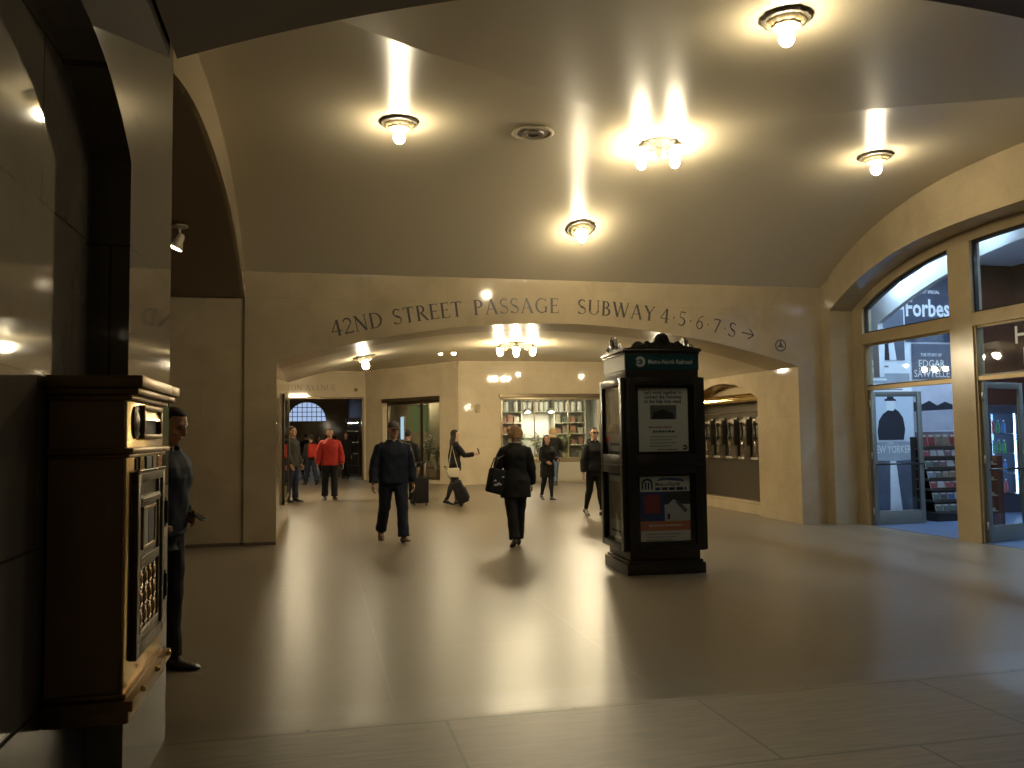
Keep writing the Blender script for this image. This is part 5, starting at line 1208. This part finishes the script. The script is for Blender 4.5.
darkr = person('dark-coated person standing just inside the far doorway, right of the red jacket', 1.02, 34.6, 1.82, R(-20), legs=((3, 2, 0), (-4, 4, 0)), top=BLK, hem=.74, bottoms=BLK, shoe=BLKSH, hair=HB_, voxel=.018)
crowd = [(-1.05, 37.5, 1.74, 10, 'first dark figure from the left in the crowd beyond the doorway', 'f'), (-.62, 39.6, 1.80, 190, 'second dark figure from the left in the crowd beyond the doorway', 'm'), (-.05, 40.6, 1.70, 30, 'middle dark figure in the crowd beyond the doorway', 'f'), (.35, 42.5, 1.78, 170, 'fourth dark figure from the left in the crowd beyond the doorway', 'm'), (-1.5, 43.5, 1.76, 60, 'far left dark figure in the crowd beyond the doorway', 'm'), (.72, 45.0, 1.72, 200, 'rightmost dark figure in the crowd beyond the doorway', 'f')]
for (x, y, h, a, lb, sx) in crowd:
    person(lb, x, y, h, R(a), legs=((7, 4, 0), (-8, 10, 10)), sex=sx, top=BLK if sx == 'm' else CHAR, hem=.8, bottoms=DJ, shoe=BLKSH, hair=HB_, hairlen=2 if sx == 'f' else 0, voxel=.02, group='crowd beyond the doorway')
officer = person('person in dark navy uniform looking down at a phone, half hidden behind the left pier', -1.10, 6.42, 1.84, R(66), legs=((3, 4, 0), (-5, 4, 0)), arms=((-30, 8, 96, 16), (-30, 10, 92, 14)), lean=5, stout=1.12, skin=SKIN, head=(0, 14), top=NAVY, hem=.90, bottoms=DJ, shoe=BLKSH, hair=HB_, voxel=.0075)

# ------------------------------------------------------------------ what they carry
def phone(loc, rot, label):
    m = MB(); m.box(-.036, .036, -.005, .005, -.072, .072); o = m.build('smartphone', PLASTIC, bevel=.004, auto=40); tag(o, label, 'phone')
    m = MB(); m.box(-.032, .032, -.0062, -.0052, -.062, .062); m.build('screen', mat('phone_screen', (.03, .035, .045), .1), o)
    o.location = loc; o.rotation_euler = rot
phone(officer['hand'][0] + Vector((.03, .0, .03)), (R(-60), 0, R(66)), 'black phone held by the uniformed person at the left pier')
phone(bagw['hand'][1] + Vector((.02, 0, .06)), (R(-20), 0, R(100)), 'small phone held out by the woman with the suitcase')
def suitcase(name, label, loc, rz, tilt, w=.40, h=.56, d=.24, ext=.42):
    t = thing(name, label, 'suitcase', loc); t.rotation_euler = (tilt, 0, rz)
    m = MB(); m.box(-w / 2, w / 2, -d / 2, d / 2, .05, .05 + h); m.build('case', BLK, t, bevel=.035, auto=40, seg=4)
    m = MB(); m.box(-w / 2 + .04, w / 2 - .04, -d / 2 - .035, -d / 2 + .01, .10, .05 + h * .62); m.build('front_pocket', CHAR, t, bevel=.02, auto=40, seg=3)
    for sx in (-1, 1):
        m = MB(); m.tube([(sx * .11, d / 2 - .04, .05 + h - .02), (sx * .11, d / 2 - .04, .05 + h + ext)], .010, 8); m.build('handle_bar', STEEL, t, smooth=True)
        m = MB(); m.lathe([(.012, -.014), (.045, -.014), (.048, 0), (.045, .014), (.012, .014)], 18, c=(sx * (w / 2 - .05), d / 2 - .03, .048), M=Matrix.Rotation(PI / 2, 3, 'Y')); m.build('wheel', PLASTIC, t, auto=40)
    m = MB(); m.tube([(-.12, d / 2 - .04, .05 + h + ext), (.12, d / 2 - .04, .05 + h + ext)], .016, 10); m.build('grip', PLASTIC, t, smooth=True)
    m = MB(); m.tube([(-.06, 0, .05 + h), (-.05, 0, .08 + h), (.05, 0, .08 + h), (.06, 0, .05 + h)], .010, 8); m.build('carry_handle', PLASTIC, t, smooth=True)
suitcase('suitcase', 'black wheeled suitcase leaning towards the woman by the bright wall', (3.30, 19.55, .05), R(78), R(-24), .38, .52, .24, .42)
suitcase('suitcase', 'black trolley case pulled behind the man in the cap, by the florist window', (2.34, 20.3, 0), R(175), 0, .38, .60, .24, .36)
# black shoulder bag with white print
t = thing('shoulder_bag', 'black tote bag with pale print under the arm of the auburn-haired woman', 'bag', (2.50, 12.22, .78), R(25)); t.rotation_euler = (0, R(14), R(25))
m = MB(); m.box(-.16, .15, -.07, .07, 0, .36); m.build('bag_body', BLK, t, bevel=.035, auto=45, seg=3)
m = MB()
for s in (-1, 1): m.tube([(-.13, s * .05, .34), (-.10, s * .05, .50), (.04, s * .04, .60), (.12, s * .05, .48), (.12, s * .05, .34)], .011, 8)
m.build('strap', BLKSH, t, smooth=True)
m = MB(); rr = random.Random(4)
for i in range(7):
    u, z = rr.uniform(-.13, .02), rr.uniform(.08, .28); m.add([(u, -.0715, z), (u + .05, -.0715, z + .01), (u + .04, -.0715, z + .03), (u + .01, -.0715, z + .025)], [(0, 1, 2, 3)])
m.build('pale_print', mat('print_grey', (.42, .40, .36), .6), t, fix=False)
t = thing('handbag', 'pale cream handbag hanging at the hip of the woman with the suitcase', 'bag', (3.06, 19.86, .66), R(10))
m = MB(); m.box(-.15, .15, -.05, .05, 0, .22); m.build('bag_body', mat('cream_leather', (.50, .43, .30), .5), t, bevel=.03, auto=45, seg=3)
m = MB(); m.tube([(-.12, 0, .2), (-.07, .06, .42), (.03, .16, .74), (.09, .1, .42), (.12, 0, .2)], .008, 8); m.build('strap', MATS['cream_leather'], t, smooth=True)
t = thing('backpack', 'bright red backpack on the back of the person near the far doorway', 'backpack', (-.24, 30.36, .93), R(205))
m = MB(); m.box(-.17, .17, -.09, .11, 0, .50); m.build('pack', RED, t, bevel=.07, auto=50, seg=4)
m = MB(); m.box(-.13, .13, .10, .16, .04, .26); m.build('pocket', RED, t, bevel=.03, auto=50, seg=3)
m = MB(); m.tube([(-.05, .02, .49), (-.04, .02, .54), (.04, .02, .54), (.05, .02, .49)], .010, 8); m.build('loop', BLK, t, smooth=True)

# ------------------------------------------------------------------ camera, world, view
w = bpy.data.worlds.new('World'); SC.world = w; w.use_nodes = True
w.node_tree.nodes['Background'].inputs[0].default_value = (.9, .75, .5, 1); w.node_tree.nodes['Background'].inputs[1].default_value = .0
yaw, pit, rol = R(12.77), R(3.48), R(-.70)
F = Vector((math.sin(yaw) * math.cos(pit), math.cos(yaw) * math.cos(pit), math.sin(pit)))
r1 = Vector((math.cos(yaw), -math.sin(yaw), 0)); u1 = r1.cross(F)
rt = r1 * math.cos(rol) + u1 * math.sin(rol); up = u1 * math.cos(rol) - r1 * math.sin(rol)
cam = bpy.data.cameras.new('Camera'); co = bpy.data.objects.new('Camera', cam); COL.objects.link(co)
co.matrix_world = Matrix(((rt.x, up.x, -F.x, 0), (rt.y, up.y, -F.y, 0), (rt.z, up.z, -F.z, 1.62), (0, 0, 0, 1)))
cam.sensor_width = 36; cam.lens = 850 / 1024 * 36; cam.clip_start = .05; cam.clip_end = 200
SC.camera = co
vs_ = SC.view_settings; vs_.view_transform = 'Standard'; vs_.look = 'None'; vs_.gamma = 1; vs_.use_curve_mapping = False; vs_.exposure = 0
SC.cycles.max_bounces = 10; SC.cycles.transparent_max_bounces = 16; SC.cycles.sample_clamp_indirect = 8; SC.cycles.caustics_reflective = True
